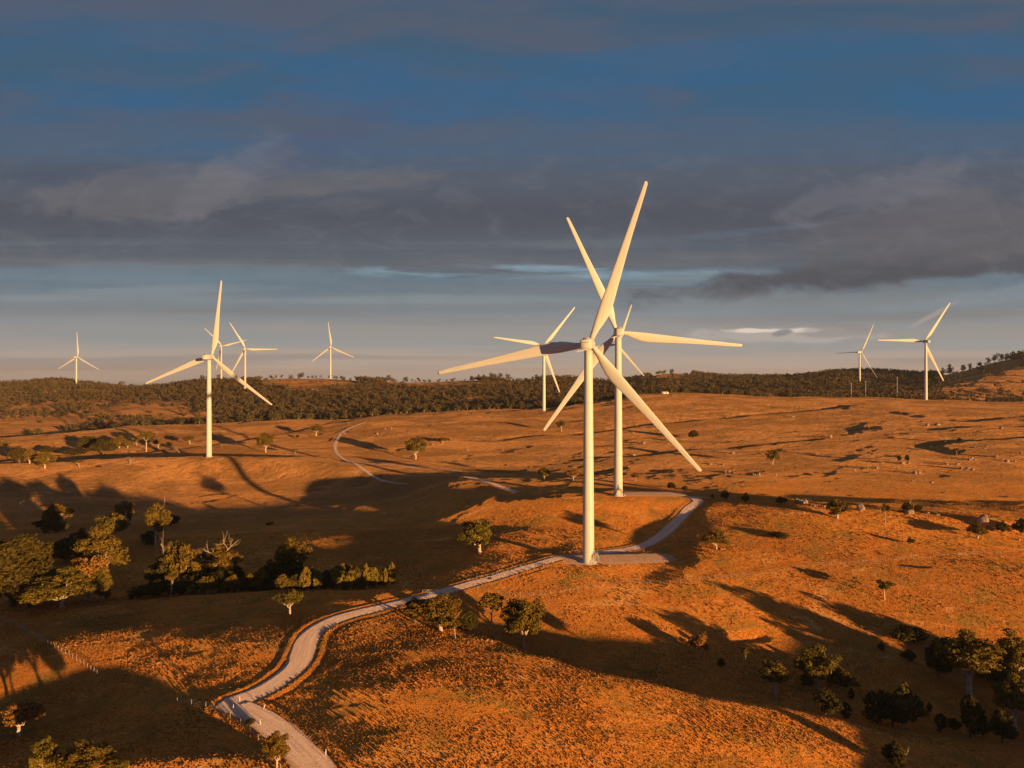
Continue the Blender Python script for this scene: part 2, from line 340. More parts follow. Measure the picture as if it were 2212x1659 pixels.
# ---------------------------------------------------------------- mesh helpers
def link(o, parent=None):
    COL.objects.link(o)
    if parent is not None: o.parent = parent
    return o
def tag(o, label=None, cat=None, group=None, kind=None):
    if label: o['label'] = label
    if cat: o['category'] = cat
    if group: o['group'] = group
    if kind: o['kind'] = kind
    return o
def empty(name, loc, rz=0, label=None, cat=None, group=None):
    o = bpy.data.objects.new(name, None); o.location = loc; o.rotation_euler.z = rz
    o.empty_display_size = 1; link(o); return tag(o, label, cat, group)
def np_mesh(name, V, Fc, mat, smooth=False, uv=None):
    """V (n,3); Fc (m,k) array of equal-sized faces, or list of such arrays"""
    if isinstance(Fc, np.ndarray): Fc = [Fc]
    Fc = [f for f in Fc if len(f)]
    me = bpy.data.meshes.new(name); V = np.asarray(V, np.float32)
    me.vertices.add(len(V)); me.vertices.foreach_set('co', V.ravel())
    nl = sum(f.size for f in Fc); nf = sum(len(f) for f in Fc)
    me.loops.add(nl); me.polygons.add(nf)
    me.loops.foreach_set('vertex_index', np.concatenate([f.ravel() for f in Fc]).astype(np.int32))
    st = np.concatenate([np.full(len(f), f.shape[1]) for f in Fc]); start = np.concatenate([[0], np.cumsum(st)[:-1]])
    me.polygons.foreach_set('loop_start', start.astype(np.int32))
    if smooth: me.polygons.foreach_set('use_smooth', np.ones(nf, bool))
    if uv is not None:
        l = me.uv_layers.new(name='UVMap'); li = np.concatenate([f.ravel() for f in Fc])
        l.data.foreach_set('uv', np.asarray(uv, np.float32)[li].ravel())
    me.update(calc_edges=True); me.materials.append(mat); return me
class MB:
    """collects simple solids; build() links them as ONE mesh object"""
    def __init__(s): s.V = []; s.F = {3: [], 4: []}; s.n = 0
    def add(s, V, F_):
        V = np.asarray(V, float); s.V.append(V)
        for f in F_:
            if len(f) in (3, 4): s.F[len(f)].append([i+s.n for i in f])
            else:
                for i in range(1, len(f)-1): s.F[3].append([f[0]+s.n, f[i]+s.n, f[i+1]+s.n])
        s.n += len(V); return s
    def box(s, c, d, R=None):
        c = np.array(c, float); h = np.array(d, float)/2
        V = np.array([[x, y, z] for x in (-1, 1) for y in (-1, 1) for z in (-1, 1)])*h
        if R is not None: V = V@np.array(R).T
        return s.add(V+c, [(0, 1, 3, 2), (4, 6, 7, 5), (0, 4, 5, 1), (2, 3, 7, 6), (0, 2, 6, 4), (1, 5, 7, 3)])
    def tube(s, P, r, n=8, cap=True):
        P = np.array(P, float); r = np.broadcast_to(np.array(r, float), (len(P),))
        T = np.gradient(P, axis=0); T /= np.linalg.norm(T, axis=1)[:, None]+1e-12
        a = np.array([0, 0, 1.0]) if abs(T[0][2]) < .9 else np.array([1.0, 0, 0])
        V = []
        A = np.cross(T[0], a); A /= np.linalg.norm(A)
        th = np.arange(n)/n*2*math.pi
        for i in range(len(P)):
            A = A-T[i]*A.dot(T[i]); A /= np.linalg.norm(A)+1e-12; B = np.cross(T[i], A)
            V.append(P[i]+r[i]*(np.cos(th)[:, None]*A+np.sin(th)[:, None]*B))
        Fs = [(i*n+j, i*n+(j+1) % n, (i+1)*n+(j+1) % n, (i+1)*n+j) for i in range(len(P)-1) for j in range(n)]
        if cap: Fs += [tuple(range(n))[::-1], tuple((len(P)-1)*n+j for j in range(n))]
        return s.add(np.vstack(V), Fs)
    def bar(s, a, b, w): return s.tube([a, b], w, 4)
    def mesh(s, name, mat, smooth=False):
        return np_mesh(name, np.vstack(s.V), [np.array(s.F[k]) for k in (3, 4) if s.F[k]], mat, smooth)
    def build(s, name, mat, parent=None, smooth=False):
        return link(bpy.data.objects.new(name, s.mesh(name, mat, smooth)), parent)
# ---------------------------------------------------------------- materials
def mat(name, fn, bumpfree=False):
    m = bpy.data.materials.new(name); m.use_nodes = True; nt = m.node_tree; nt.nodes.clear(); g = G(nt)
    b = g.n('ShaderNodeBsdfPrincipled'); o = g.n('ShaderNodeOutputMaterial'); nt.links.new(b.outputs[0], o.inputs[0])
    b.inputs['Specular IOR Level'].default_value = 0.2; b.inputs['Roughness'].default_value = .9
    fn(g, b)
    if bumpfree: m.cycles.use_bump_map_correction = False
    return m
def bump(g, b, h, dist, strength=1.0, prev=None):
    x = g.n('ShaderNodeBump'); g.put(x.inputs['Strength'], strength); g.put(x.inputs['Distance'], dist); g.put(x.inputs['Height'], h)
    if prev is not None: g.put(x.inputs['Normal'], prev)
    return x.outputs[0]
def pos(g): return g.n('ShaderNodeNewGeometry').outputs['Position']
def f_ground(g, b):
    p = pos(g)
    big = g.noise(p, .011, 4, .6, .5); mid = g.noise(p, .06, 5, .65, .6); sm = g.noise(p, .45, 5, .65, .3); tiny = g.noise(p, 2.4, 4, .65)
    sp = g.n('ShaderNodeSeparateXYZ'); g.put(sp.inputs[0], p)
    stv = g.noise(g.xyz(g.m('MULTIPLY', sp.outputs[0], .012), g.m('MULTIPLY', sp.outputs[1], .028), 0.0), 1.0, 5, .65, .8)
    c = g.mix(g.mr(big, .4, .62), (.78, .285, .050), (.52, .190, .038))
    c = g.mix(g.m('MULTIPLY', g.mr(mid, .52, .68), .7), c, (.27, .180, .044))
    c = g.mix(g.m('MULTIPLY', g.mr(mid, .46, .34), .6), c, (.66, .205, .042))
    pt = g.noise(g.xyz(g.m('MULTIPLY', sp.outputs[0], .035), g.m('MULTIPLY', sp.outputs[1], .050), 9.0), 1.0, 6, .7, 1.2)
    c = g.mix(g.m('MULTIPLY', g.mr(pt, .52, .64), .65), c, (.33, .215, .046))
    c = g.mix(g.m('MULTIPLY', g.mr(pt, .44, .34), .5), c, (.92, .50, .17))
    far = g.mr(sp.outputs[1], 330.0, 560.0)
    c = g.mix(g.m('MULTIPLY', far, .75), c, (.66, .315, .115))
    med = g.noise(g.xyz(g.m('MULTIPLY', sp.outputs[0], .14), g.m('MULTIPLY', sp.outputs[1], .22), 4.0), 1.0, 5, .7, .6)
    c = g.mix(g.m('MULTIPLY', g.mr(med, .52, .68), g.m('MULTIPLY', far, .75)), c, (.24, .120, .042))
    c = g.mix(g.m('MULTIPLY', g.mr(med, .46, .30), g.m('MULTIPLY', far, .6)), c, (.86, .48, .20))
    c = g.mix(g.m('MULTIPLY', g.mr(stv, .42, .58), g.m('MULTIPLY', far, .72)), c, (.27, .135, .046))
    c = g.mix(g.m('MULTIPLY', g.mr(sm, .50, .68), .45), c, (.44, .185, .044))
    c = g.mix(g.m('MULTIPLY', g.mr(sm, .46, .34), .4), c, (.84, .43, .12))
    c = g.mix(g.m('MULTIPLY', g.mr(tiny, .54, .70), .4), c, (.38, .16, .038))
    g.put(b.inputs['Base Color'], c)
    fine = g.noise(p, 9.0, 2, .6); h = g.m('ADD', g.m('MULTIPLY', fine, .20), g.m('ADD', g.m('MULTIPLY', tiny, .40), g.m('MULTIPLY', sm, .75)))
    h = g.m('ADD', h, g.m('MULTIPLY', med, g.m('MULTIPLY', far, 2.2)))
    n = bump(g, b, h, 2.0, 1.0)
    g.put(b.inputs['Normal'], n); b.inputs['Specular IOR Level'].default_value = 0
def f_grass(g, b):
    p = pos(g); a = g.noise(p, .9, 3, .6); c0 = g.noise(p, .06, 3, .6)
    c = g.mix(g.mr(a, .38, .62), (.46, .185, .040), (.66, .300, .074))
    c = g.mix(g.m('MULTIPLY', g.mr(c0, .52, .68), .6), c, (.24, .165, .040))
    g.put(b.inputs['Base Color'], c); b.inputs['Specular IOR Level'].default_value = 0
def f_road(g, b):
    uv = g.n('ShaderNodeTexCoord').outputs['UV']; sp = g.n('ShaderNodeSeparateXYZ'); g.put(sp.inputs[0], uv); u, v = sp.outputs[0], sp.outputs[1]
    p = pos(g)
    w = g.noise(g.xyz(g.m('MULTIPLY', u, 14.0), g.m('MULTIPLY', v, .05), 0.0), 1.0, 4, .6, .3)
    st = g.noise(p, 1.6, 5, .7); bg = g.noise(p, .15, 3, .6)
    c = g.mix(g.mr(w, .35, .65), (.76, .50, .38), (.94, .68, .53))
    c = g.mix(g.m('MULTIPLY', g.mr(st, .45, .7), .4), c, (.46, .31, .22))
    c = g.mix(g.m('MULTIPLY', g.mr(bg, .5, .7), .3), c, (.52, .32, .21))
    au = g.m('ABSOLUTE', g.m('ADD', u, g.m('MULTIPLY', g.m('SUBTRACT', bg, .5), .12)))
    rut = g.m('MULTIPLY', g.mr(g.m('ABSOLUTE', g.m('SUBTRACT', au, .20)), .07, .02), .5); c = g.mix(rut, c, (.90, .66, .52))
    c = g.mix(g.m('MULTIPLY', g.mr(g.m('ADD', au, g.m('MULTIPLY', st, .12)), .44, .54), .7), c, (.50, .27, .14)); g.put(b.inputs['Base Color'], c)
    fine = g.noise(p, 7.0, 2, .6); h = g.m('ADD', g.m('MULTIPLY', w, .30), g.m('MULTIPLY', fine, 1.0))
    g.put(b.inputs['Normal'], bump(g, b, h, .45, 1.0)); b.inputs['Specular IOR Level'].default_value = 0
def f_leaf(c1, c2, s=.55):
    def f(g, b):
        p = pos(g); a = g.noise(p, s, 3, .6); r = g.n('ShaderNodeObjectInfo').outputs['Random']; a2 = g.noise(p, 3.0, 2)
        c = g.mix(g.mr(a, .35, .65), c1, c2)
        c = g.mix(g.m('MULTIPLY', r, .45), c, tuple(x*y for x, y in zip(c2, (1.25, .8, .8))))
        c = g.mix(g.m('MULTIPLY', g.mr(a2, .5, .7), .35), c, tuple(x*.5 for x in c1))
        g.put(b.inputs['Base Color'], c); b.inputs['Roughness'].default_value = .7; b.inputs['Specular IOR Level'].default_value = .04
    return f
def f_bark(c1, c2, s=2.0):
    def f(g, b):
        p = pos(g); a = g.noise(p, s, 4, .6)
        g.put(b.inputs['Base Color'], g.mix(g.mr(a, .35, .65), c1, c2)); g.put(b.inputs['Normal'], bump(g, b, a, .1))
    return f
def f_flat(c, r=.6, sp=.3, var=.12, s=1.0):
    def f(g, b):
        a = g.noise(pos(g), s, 4, .6)
        g.put(b.inputs['Base Color'], g.mix(g.mr(a, .3, .7), c, tuple(x*(1-var) for x in c))); b.inputs['Roughness'].default_value = r; b.inputs['Specular IOR Level'].default_value = sp
    return f
def f_tower(g, b):
    p = g.n('ShaderNodeTexCoord').outputs['Object']; sp = g.n('ShaderNodeSeparateXYZ'); g.put(sp.inputs[0], p)
    st = g.noise(g.xyz(g.m('MULTIPLY', sp.outputs[0], 3.0), g.m('MULTIPLY', sp.outputs[1], 3.0), g.m('MULTIPLY', sp.outputs[2], .06)), 1.0, 4, .6)
    a = g.noise(p, .5, 4, .6)
    c = g.mix(g.mr(st, .5, .72), (.61, .59, .53), (.46, .44, .385)); c = g.mix(g.m('MULTIPLY', g.mr(a, .5, .75), .3), c, (.52, .51, .46))
    g.put(b.inputs['Base Color'], c); b.inputs['Roughness'].default_value = .45; b.inputs['Specular IOR Level'].default_value = .3
def f_rock(g, b):
    p = pos(g); a = g.noise(p, 1.3, 5, .65); c = g.mix(g.mr(a, .35, .65), (.42, .29, .20), (.27, .18, .12))
    g.put(b.inputs['Base Color'], c); g.put(b.inputs['Normal'], bump(g, b, a, .4))
M = {
 'ground': mat('dry_grassland', f_ground, True), 'grass': mat('dry_grass_tufts', f_grass), 'road': mat('gravel', f_road, True),
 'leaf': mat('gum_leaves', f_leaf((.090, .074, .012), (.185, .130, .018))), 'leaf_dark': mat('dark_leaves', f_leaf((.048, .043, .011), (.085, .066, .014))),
 'leaf_red': mat('rusty_leaves', f_leaf((.20, .110, .026), (.30, .155, .034))), 'leaf_far': mat('woodland_leaves', f_leaf((.046, .048, .022), (.120, .100, .037), .07)),
 'leaf_pine': mat('pine_needles', f_leaf((.13, .12, .022), (.25, .20, .036))),
 'bark': mat('pale_bark', f_bark((.62, .47, .36), (.40, .29, .21))), 'bark_dark': mat('brown_bark', f_bark((.22, .14, .09), (.12, .08, .055))),
 'dead': mat('dead_wood', f_bark((.60, .44, .33), (.42, .30, .23))),
 'white': mat('white_turbine_paint', f_tower), 'steel': mat('galvanised_steel', f_flat((.42, .41, .40), .5, .5)), 'dark': mat('dark_steel', f_flat((.06, .055, .05), .5)),
 'whitepost': mat('white_plastic', f_flat((.78, .76, .72), .5)), 'wood': mat('weathered_post_wood', f_flat((.50, .40, .30), .9, .1, .4, 3.0)),
 'ochre': mat('ochre_paint', f_flat((.42, .11, .035), .7, .1, .3, 4.0)), 'rock': mat('granite', f_rock), 'concrete': mat('concrete', f_flat((.55, .50, .44), .9, .1)),
 'hide': mat('black_hide', f_flat((.018, .014, .012), .8)), 'water': mat('dam_water', f_flat((.07, .045, .03), .45, .2)), 'shed': mat('white_sheet_metal', f_flat((.78, .74, .68), .5)),
 'reflector': mat('red_reflector', f_flat((.35, .03, .02), .3, .5)),
}
# ---------------------------------------------------------------- ground: one sheet to the horizon
def axis_s():
    a = [0.0]; 
    while a[-1] < 7.0:
        s = a[-1]; d = .00105 if s < .21 else (.0016 if s < .40 else (.0026 if s < .66 else .0026*(1+(s-.66)*18)))
        a.append(s+d)
    a = np.array(a); return np.concatenate([-a[:0:-1], a])
def axis_y():
    a = [-380.0]
    while a[-1] < 16000:
        y = a[-1]
        if y < 60: d = 7
        elif y < 96: d = 2
        elif y < 215: d = .55
        elif y < 420: d = .55+(y-215)*.006
        elif y < 1250: d = 3.2
        elif y < 2300: d = 7
        else: d = y*.04
        a.append(y+d)
    return np.array(a)
_s, _y = axis_s(), axis_y()
SX, YY = np.meshgrid(_s, _y); XX = SX*(YY+400)
ZZ = ground_h(XX, YY)
ny, nx = XX.shape
idx = np.arange(nx*ny).reshape(ny, nx)
FG = np.stack([idx[:-1, :-1], idx[:-1, 1:], idx[1:, 1:], idx[1:, :-1]], -1).reshape(-1, 4)
ground = link(bpy.data.objects.new('ground', np_mesh('ground', np.stack([XX, YY, ZZ], -1).reshape(-1, 3), FG, M['ground'], True)))
tag(ground, 'rolling dry orange grassland under low sun', kind='structure')
print('ground', nx, ny)
# roads
def road_mesh(name, r, label):
    P = r.P; T = np.gradient(P, axis=0); T /= np.linalg.norm(T, axis=1)[:, None]; N = np.stack([T[:, 1], -T[:, 0]], 1)
    n = len(P); s = np.concatenate([[0], np.cumsum(np.hypot(*np.diff(P, axis=0).T))])
    offs = np.array([-.5, -.42, -.25, -.08, .08, .25, .42, .5]); V = []; UV = []
    for k, o in enumerate(offs):
        wob = (.35*vnoise(s/5, s*0+k, 11) if k in (0, 7) else 0)
        w = r.w*o+np.sign(o)*wob
        zz = r.z+(-.15 if k in (0, 7) else (.03 if k in (3, 4) else (-.01 if k in (2, 5) else 0.0)))
        V.append(np.stack([P[:, 0]+N[:, 0]*w, P[:, 1]+N[:, 1]*w, zz], 1)); UV.append(np.stack([np.full(n, o), s], 1))
    V = np.stack(V, 1).reshape(-1, 3); UV = np.stack(UV, 1).reshape(-1, 2)
    q_ = np.arange(n*8).reshape(n, 8); Fq = np.stack([q_[:-1, :-1], q_[:-1, 1:], q_[1:, 1:], q_[1:, :-1]], -1).reshape(-1, 4)
    tag(link(bpy.data.objects.new(name, np_mesh(name, V, Fq, M['road'], True, UV))), label, kind='structure')
road_mesh('road', ROADS[0], 'pale gravel road winding from the foreground to the turbine pads')
road_mesh('road', ROADS[1], 'gravel road climbing over the hill beside the left turbine')
road_mesh('track', ROADS[2], 'narrow farm track branching to the right along the creek')
road_mesh('road', ROADS[3], 'short stretch of gravel road behind the turbine crest')
def pad_mesh(i, label):
    x, y, a, b, ang = PADS[i]; c, s = math.cos(math.radians(ang)), math.sin(math.radians(ang))
    th = np.linspace(0, 2*math.pi, 48, endpoint=False); 
    e = 4.0; cu = np.sign(np.cos(th))*np.abs(np.cos(th))**(2/e)*a; cv = np.sign(np.sin(th))*np.abs(np.sin(th))**(2/e)*b
    V = [[x, y, PADZ[i]+.03]]; 
    for f, dz in ((.5, .03), (.97, .02), (1.02, -.13)):
        for j in range(48):
            w = 1+(.04*math.sin(j*2.3) if f > .9 else 0); u, v = cu[j]*f*w, cv[j]*f*w; V.append([x+u*c-v*s, y+u*s+v*c, PADZ[i]+dz])
    Ft = np.array([[0, 1+j, 1+(j+1) % 48] for j in range(48)]); Fq = np.array([[1+r*48+j, 1+(r+1)*48+j, 1+(r+1)*48+(j+1) % 48, 1+r*48+(j+1) % 48] for r in range(2) for j in range(48)])
    UV = np.array(V)[:, :2]*.12
    tag(link(bpy.data.objects.new('gravel_pad', np_mesh('gravel_pad', V, [Ft, Fq], M['road'], True, UV))), label, kind='structure')
pad_mesh(0, 'flat gravel crane pad beside the nearest turbine'); pad_mesh(1, 'flat gravel crane pad beside the second turbine')
# ---------------------------------------------------------------- wind turbines
def lathe(pr, n=40):
    m = MB(); th = np.arange(n)/n*2*math.pi
    V = np.concatenate([np.stack([r*np.cos(th), r*np.sin(th), np.full(n, z)], 1) for r, z in pr])
    k = len(pr); Fs = [(i*n+j, i*n+(j+1) % n, (i+1)*n+(j+1) % n, (i+1)*n+j) for i in range(k-1) for j in range(n)]
    Fs += [tuple(range(n))[::-1], tuple((k-1)*n+j for j in range(n))]
    return m.add(V, Fs)
HUB = 85.0; RAD = 66.0; OVER = 5.0
def tower_mesh():
    pr = [(2.42, -1.0), (2.42, .25), (2.28, .3)]
    for z in np.linspace(2, 82.6, 28): pr.append((2.28-(2.28-1.62)*(z/82.6)**1.15, z))
    return lathe(pr, 48)
def section_rings():
    return [MB().add(*ring(2.28-(.66)*(z/82.6)**1.15+.012, z, .12)).mesh('flange', M['steel'], True) for z in (21, 41, 62)]
def ring(r, z, h, n=48):
    th = np.arange(n)/n*2*math.pi; V = np.concatenate([np.stack([(r+e)*np.cos(th), (r+e)*np.sin(th), np.full(n, zz)], 1) for e, zz in ((-.02, z-h/2), (.0, z-h/2), (.0, z+h/2), (-.02, z+h/2))])
    return V, [(i*n+j, i*n+(j+1) % n, (i+1)*n+(j+1) % n, (i+1)*n+j) for i in range(3) for j in range(n)]
def blade_mesh():
    st = [(1.3, 2.1, 0, 1), (3.2, 2.15, 0, 1), (6, 2.7, .25, .75), (9, 3.7, .55, .48), (13, 4.55, .75, .33), (17, 4.5, .8, .28), (24, 3.85, .8, .25), (34, 3.05, .8, .22), (44, 2.35, .8, .2), (54, 1.9, .8, .18), (62, 1.5, .8, .16), (65.2, 1.3, .75, .15), (66, .8, .6, .15)]
    n = 20; th = np.arange(n)/n*2*math.pi; V = []
    for i, (r, c, af, tk) in enumerate(st):
        x = np.cos(th)*.5; t = np.sin(th)*.5
        sh = 1-.55*af*(x+.5)                      # thin towards the trailing edge
        c = c*(1+.10*min(1, max(0, (r-6)/12))); X = (x*c)+c*.5*af*.62; Yb = t*c*tk*sh
        tw = math.radians(11*(1-min(r/50, 1)))*min(1, r/9)
        xr = X*math.cos(tw)-Yb*math.sin(tw); yr = X*math.sin(tw)+Yb*math.cos(tw)
        V.append(np.stack([xr, yr+1.3*(r/66)**2, np.full(n, r)], 1))
    m = MB(); k = len(st); Fs = [(i*n+j, i*n+(j+1) % n, (i+1)*n+(j+1) % n, (i+1)*n+j) for i in range(k-1) for j in range(n)]
    Fs += [tuple(range(n))[::-1], tuple((k-1)*n+j for j in range(n))]
    return m.add(np.concatenate(V), Fs)
def nacelle_mesh():
    """local y = wind axis towards the rotor; rear at y=-8.4"""
    secs = [(-8.6, 1.55, -1.45, 1.45), (-8.2, 1.95, -1.85, 1.85), (-3, 2.05, -2.0, 2.1), (1.6, 2.05, -2.0, 2.1), (3.0, 1.75, -1.75, 1.75)]
    V = []; 
    for (y, w, z0, z1) in secs:
        c = .38
        for (x, z) in ((-w+c, z0), (w-c, z0), (w, z0+c), (w, z1-c), (w-c, z1), (-w+c, z1), (-w, z1-c), (-w, z0+c)): V.append((x, y, z+.35))
    m = MB(); Fs = [(i*8+j, i*8+(j+1) % 8, (i+1)*8+(j+1) % 8, (i+1)*8+j) for i in range(4) for j in range(8)]+[tuple(range(8))[::-1], tuple(32+j for j in range(8))]
    return m.add(V, Fs)
ME = {}
ME['tower'] = tower_mesh().mesh('tower', M['white'], True); ME['rings'] = section_rings()
ME['blade'] = blade_mesh().mesh('blade', M['white'], True); ME['nac'] = nacelle_mesh().mesh('nacelle', M['white'])
_m = lathe([(1.75, -1.2), (1.95, -.3), (1.9, .9), (1.55, 2.0), (.9, 2.75), (.15, 3.0)], 28); ME['hub'] = _m.mesh('hub', M['white'], True)
_m = MB().box((0, -8.32, 1.1), (3.2, .9, .10)).box((-2.06, -4.5, 1.1), (.05, 7.2, .09)).box((2.06, -4.5, 1.1), (.05, 7.2, .09)); ME['seam'] = _m.mesh('seam', M['dark'])
_m = MB().tube([(-1.2, -6.6, 2.4), (-1.2, -6.6, 3.7)], .05, 6).tube([(1.2, -6.6, 2.4), (1.2, -6.6, 3.5)], .05, 6).box((0, -5.2, 2.62), (2.6, 1.0, .35)); ME['vane'] = _m.mesh('weather_mast', M['steel'])
_m = MB().box((0, -2.30, 4.6), (1.0, .12, 2.2)); ME['door'] = _m.mesh('door', M['steel'])
def stairs():
    m = MB()
    m.box((0, -2.9, 3.4), (1.6, 1.3, .12))
    for s in (-1, 1):
        m.bar((s*.75, -2.5, 3.4), (s*.75, -2.5, 4.5), .04); m.bar((s*.75, -3.5, 3.4), (s*.75, -3.5, 4.5), .04); m.bar((s*.75, -2.5, 4.5), (s*.75, -3.5, 4.5), .04)
    for k in (-1, 1):
        a = np.array((k*.8, -2.9, 3.35)); b = np.array((k*2.6, -3.1, .0))
        for dy in (-.5, .5):
            m.bar(a+(0, dy, 0), b+(0, dy, 0), .09); m.bar(a+(0, dy, 1.05), b+(0, dy, 1.05), .05)
        for t in np.linspace(.05, .95, 13): m.box(a+(b-a)*t, (.28, 1.0, .05))
    return m
ME['stairs'] = stairs().mesh('access_stairs', M['dark'])
ME['stairs_l'] = stairs().mesh('access_stairs', M['steel'])
def turbine(base, yaw, ph, label, pitch=0, door=None, steel=False, near=False):
    x, y, z = base
    t = empty('wind_turbine', (x, y, z), 0, label, 'wind turbine', 'wind turbines across the hills')
    tw = link(bpy.data.objects.new('tower', ME['tower']), t)
    for mm in (ME['rings'] if near else []): link(bpy.data.objects.new('flange', mm), tw)
    if door is not None:
        for nm, k in (('door', 'door'), ('access_stairs', 'stairs_l' if steel else 'stairs')):
            d = link(bpy.data.objects.new(nm, ME[k]), t if nm != 'door' else tw); d.rotation_euler.z = math.radians(door)
    a = math.radians(yaw); tl = math.radians(5)
    Rz = Matrix.Rotation(-a, 4, 'Z'); T0 = Matrix.Translation((0, 0, HUB))@Rz@Matrix.Rotation(tl, 4, 'X')
    n = link(bpy.data.objects.new('nacelle', ME['nac']), t); n.matrix_basis = T0
    if near:
        link(bpy.data.objects.new('seam', ME['seam']), n); link(bpy.data.objects.new('weather_mast', ME['vane']), n)
    h = link(bpy.data.objects.new('hub', ME['hub']), t); h.matrix_basis = T0@Matrix.Translation((0, OVER, 0))@Matrix.Rotation(-math.pi/2, 4, 'X')
    for k in range(3):
        b = link(bpy.data.objects.new('blade', ME['blade']), t)
        b.matrix_basis = T0@Matrix.Translation((0, OVER, 0))@Matrix.Rotation(math.radians(ph+120*k), 4, 'Y')@Matrix.Rotation(math.radians(pitch), 4, 'Z')
    return t
def tb(sx, Y, hub_sy, z=None):
    X = (sx-1106)/K*Y
    return (X, Y, (-(hub_sy-810)/K*Y-HUB) if z is None else z)
t1 = turbine(tb(1271, 273.6, 743, -73.0), 14, 19.5, 'nearest and largest white turbine, its tower foot painted with ochre figures', door=62, steel=True, near=True)
t2 = turbine(tb(1335.5, 365.6, 717, -62.8), 3, 96, 'second large turbine standing right behind the nearest one on the crest above the road bend', door=0, near=True)
t3 = turbine(tb(451.5, 597, 771.5, -69.8), 4, 9, 'turbine on the bare rounded orange hill left of centre, upper blade straight up', near=True)
t4 = turbine(tb(1175, 915, 748, -47.0), -8, 39, 'mid-distance turbine left of the nearest tower, foot on the orange ridge before the dark woods', near=True)
turbine(tb(1333.5, 1100, 744), 5, 19.5, 'far turbine almost hidden behind the tower of the second large turbine')
turbine(tb(2000, 1019, 738, -36.4), 3, 31.5, 'right-hand turbine standing on the crest of the bare plain, one blade pointing left', near=True)
turbine(tb(1857, 1515, 761), 62, 30, 'turbine with thin edge-on blades rising from the dark woods near the right end', pitch=70)
turbine(tb(165, 1856, 771.5), 4, 0.5, 'leftmost turbine, far off on the wooded hill')
turbine(tb(478, 1850, 747.5), 0, 76, 'far turbine partly covered by the raised blade of the left turbine')
turbine(tb(529.5, 1526, 754), -7, 90, 'far turbine right of the left turbine, one blade level to the right')
turbine(tb(714, 1831, 750), 3, 114, 'far turbine alone on the grassy skyline between the left turbine and the centre')
# figures painted on the foot of the nearest tower
def on_tower(u, z, dr=.03, dirn=-98):
    """u metres around the shell from the side that faces the road"""
    r = 2.28-(.66)*(max(z, 0)/82.6)**1.15+dr; a = math.radians(dirn)+u/r
    return (r*math.cos(a), r*math.sin(a), z)
def ribbon(m, pts, w):
    P = spline(pts, .12); T = np.gradient(P, axis=0); T /= np.linalg.norm(T, axis=1)[:, None]; N = np.stack([-T[:, 1], T[:, 0]], 1)
    n = len(P); ww = w*np.sin(np.linspace(.25, math.pi-.15, n))[:, None]
    V = [on_tower(*p) for p in (P+N*ww)]+[on_tower(*p) for p in (P-N*ww)]
    m.add(V, [(i, i+1, n+i+1, n+i) for i in range(n-1)])
m = MB()
c = (-.75, 2.75); th = np.linspace(0, 2*math.pi, 20, endpoint=False)
m.add([on_tower(*c)]+[on_tower(c[0]+.36*math.cos(a)*(1+.1*math.sin(3*a)), c[1]+.62*math.sin(a)) for a in th], [(0, 1+i, 1+(i+1) % 20) for i in range(20)])
for d in ([(c[0], c[1]+.5), (c[0]-.02, c[1]+.8), (c[0]-.18, c[1]+1.1)], [(c[0]-.25, c[1]+.3), (c[0]-.6, c[1]+.45), (c[0]-.7, c[1]+.1)], [(c[0]+.25, c[1]+.3), (c[0]+.5, c[1]+.6), (c[0]+.65, c[1]+.5)],
          [(c[0]-.25, c[1]-.3), (c[0]-.6, c[1]-.4), (c[0]-.55, c[1]-.8)], [(c[0]+.2, c[1]-.3), (c[0]+.45, c[1]-.5), (c[0]+.3, c[1]-.9)]): ribbon(m, d, .12)
ribbon(m, [(.1, 3.9), (.55, 4.1), (.75, 3.7), (.3, 3.4), (-.05, 3.1), (.4, 2.95), (.8, 3.1), (.85, 2.6), (.5, 2.4)], .13)
ribbon(m, [(.45, 2.3), (.5, 1.9), (.2, 1.55), (-.4, 1.6)], .12)
ribbon(m, [(1.9, 3.2), (2.05, 2.4), (1.85, 1.6), (1.7, 1.3)], .12)
pp = m.build('painted_figure', M['ochre'], t1.children[0]); pp['label'] = 'ochre animal and snake figures painted on the tower foot'
m = MB(); m.add(*[(lambda L: (L[0], L[1]))(((np.array([[3.6*math.cos(a), 3.6*math.sin(a), z_] for z_ in (-.5, .12) for a in np.linspace(0, 2*math.pi, 32, endpoint=False)])), [(j, (j+1) % 32, 32+(j+1) % 32, 32+j) for j in range(32)]+[tuple(32+j for j in range(32))]))][0])
fm = m.mesh('foundation', M['concrete'])
for t in (t1, t2, t3, t4): link(bpy.data.objects.new('foundation', fm), t)
# ---------------------------------------------------------------- trees
def leaf_quads(C, Nrm, size, rng, asp=.6):
    n = len(C); a = rng.normal(size=(n, 3)); T = np.cross(Nrm, a); T /= np.linalg.norm(T, axis=1)[:, None]+1e-9
    B = np.cross(Nrm, T); B /= np.linalg.norm(B, axis=1)[:, None]+1e-9
    s = (size*rng.uniform(.6, 1.3, n))[:, None]
    V = np.stack([C-T*s, C-B*s*asp, C+T*s, C+B*s*asp], 1).reshape(-1, 3)
    return V, np.arange(4*n).reshape(n, 4)
def clump(c, r, n, size, rng, flat=.7):
    d = rng.normal(size=(n, 3)); d /= np.linalg.norm(d, axis=1)[:, None]
    lump = 1+.22*np.sin(d[:, 0]*5+c[0]*9)*np.sin(d[:, 1]*5+c[1]*7)
    rad = rng.uniform(.25, 1, n)**.35*r*lump
    C = c+d*rad[:, None]*np.array([1, 1, flat])
    N = d*np.array([1, 1, 1/flat])+rng.normal(scale=.65, size=(n, 3)); N /= np.linalg.norm(N, axis=1)[:, None]
    return leaf_quads(C, N, size, rng)
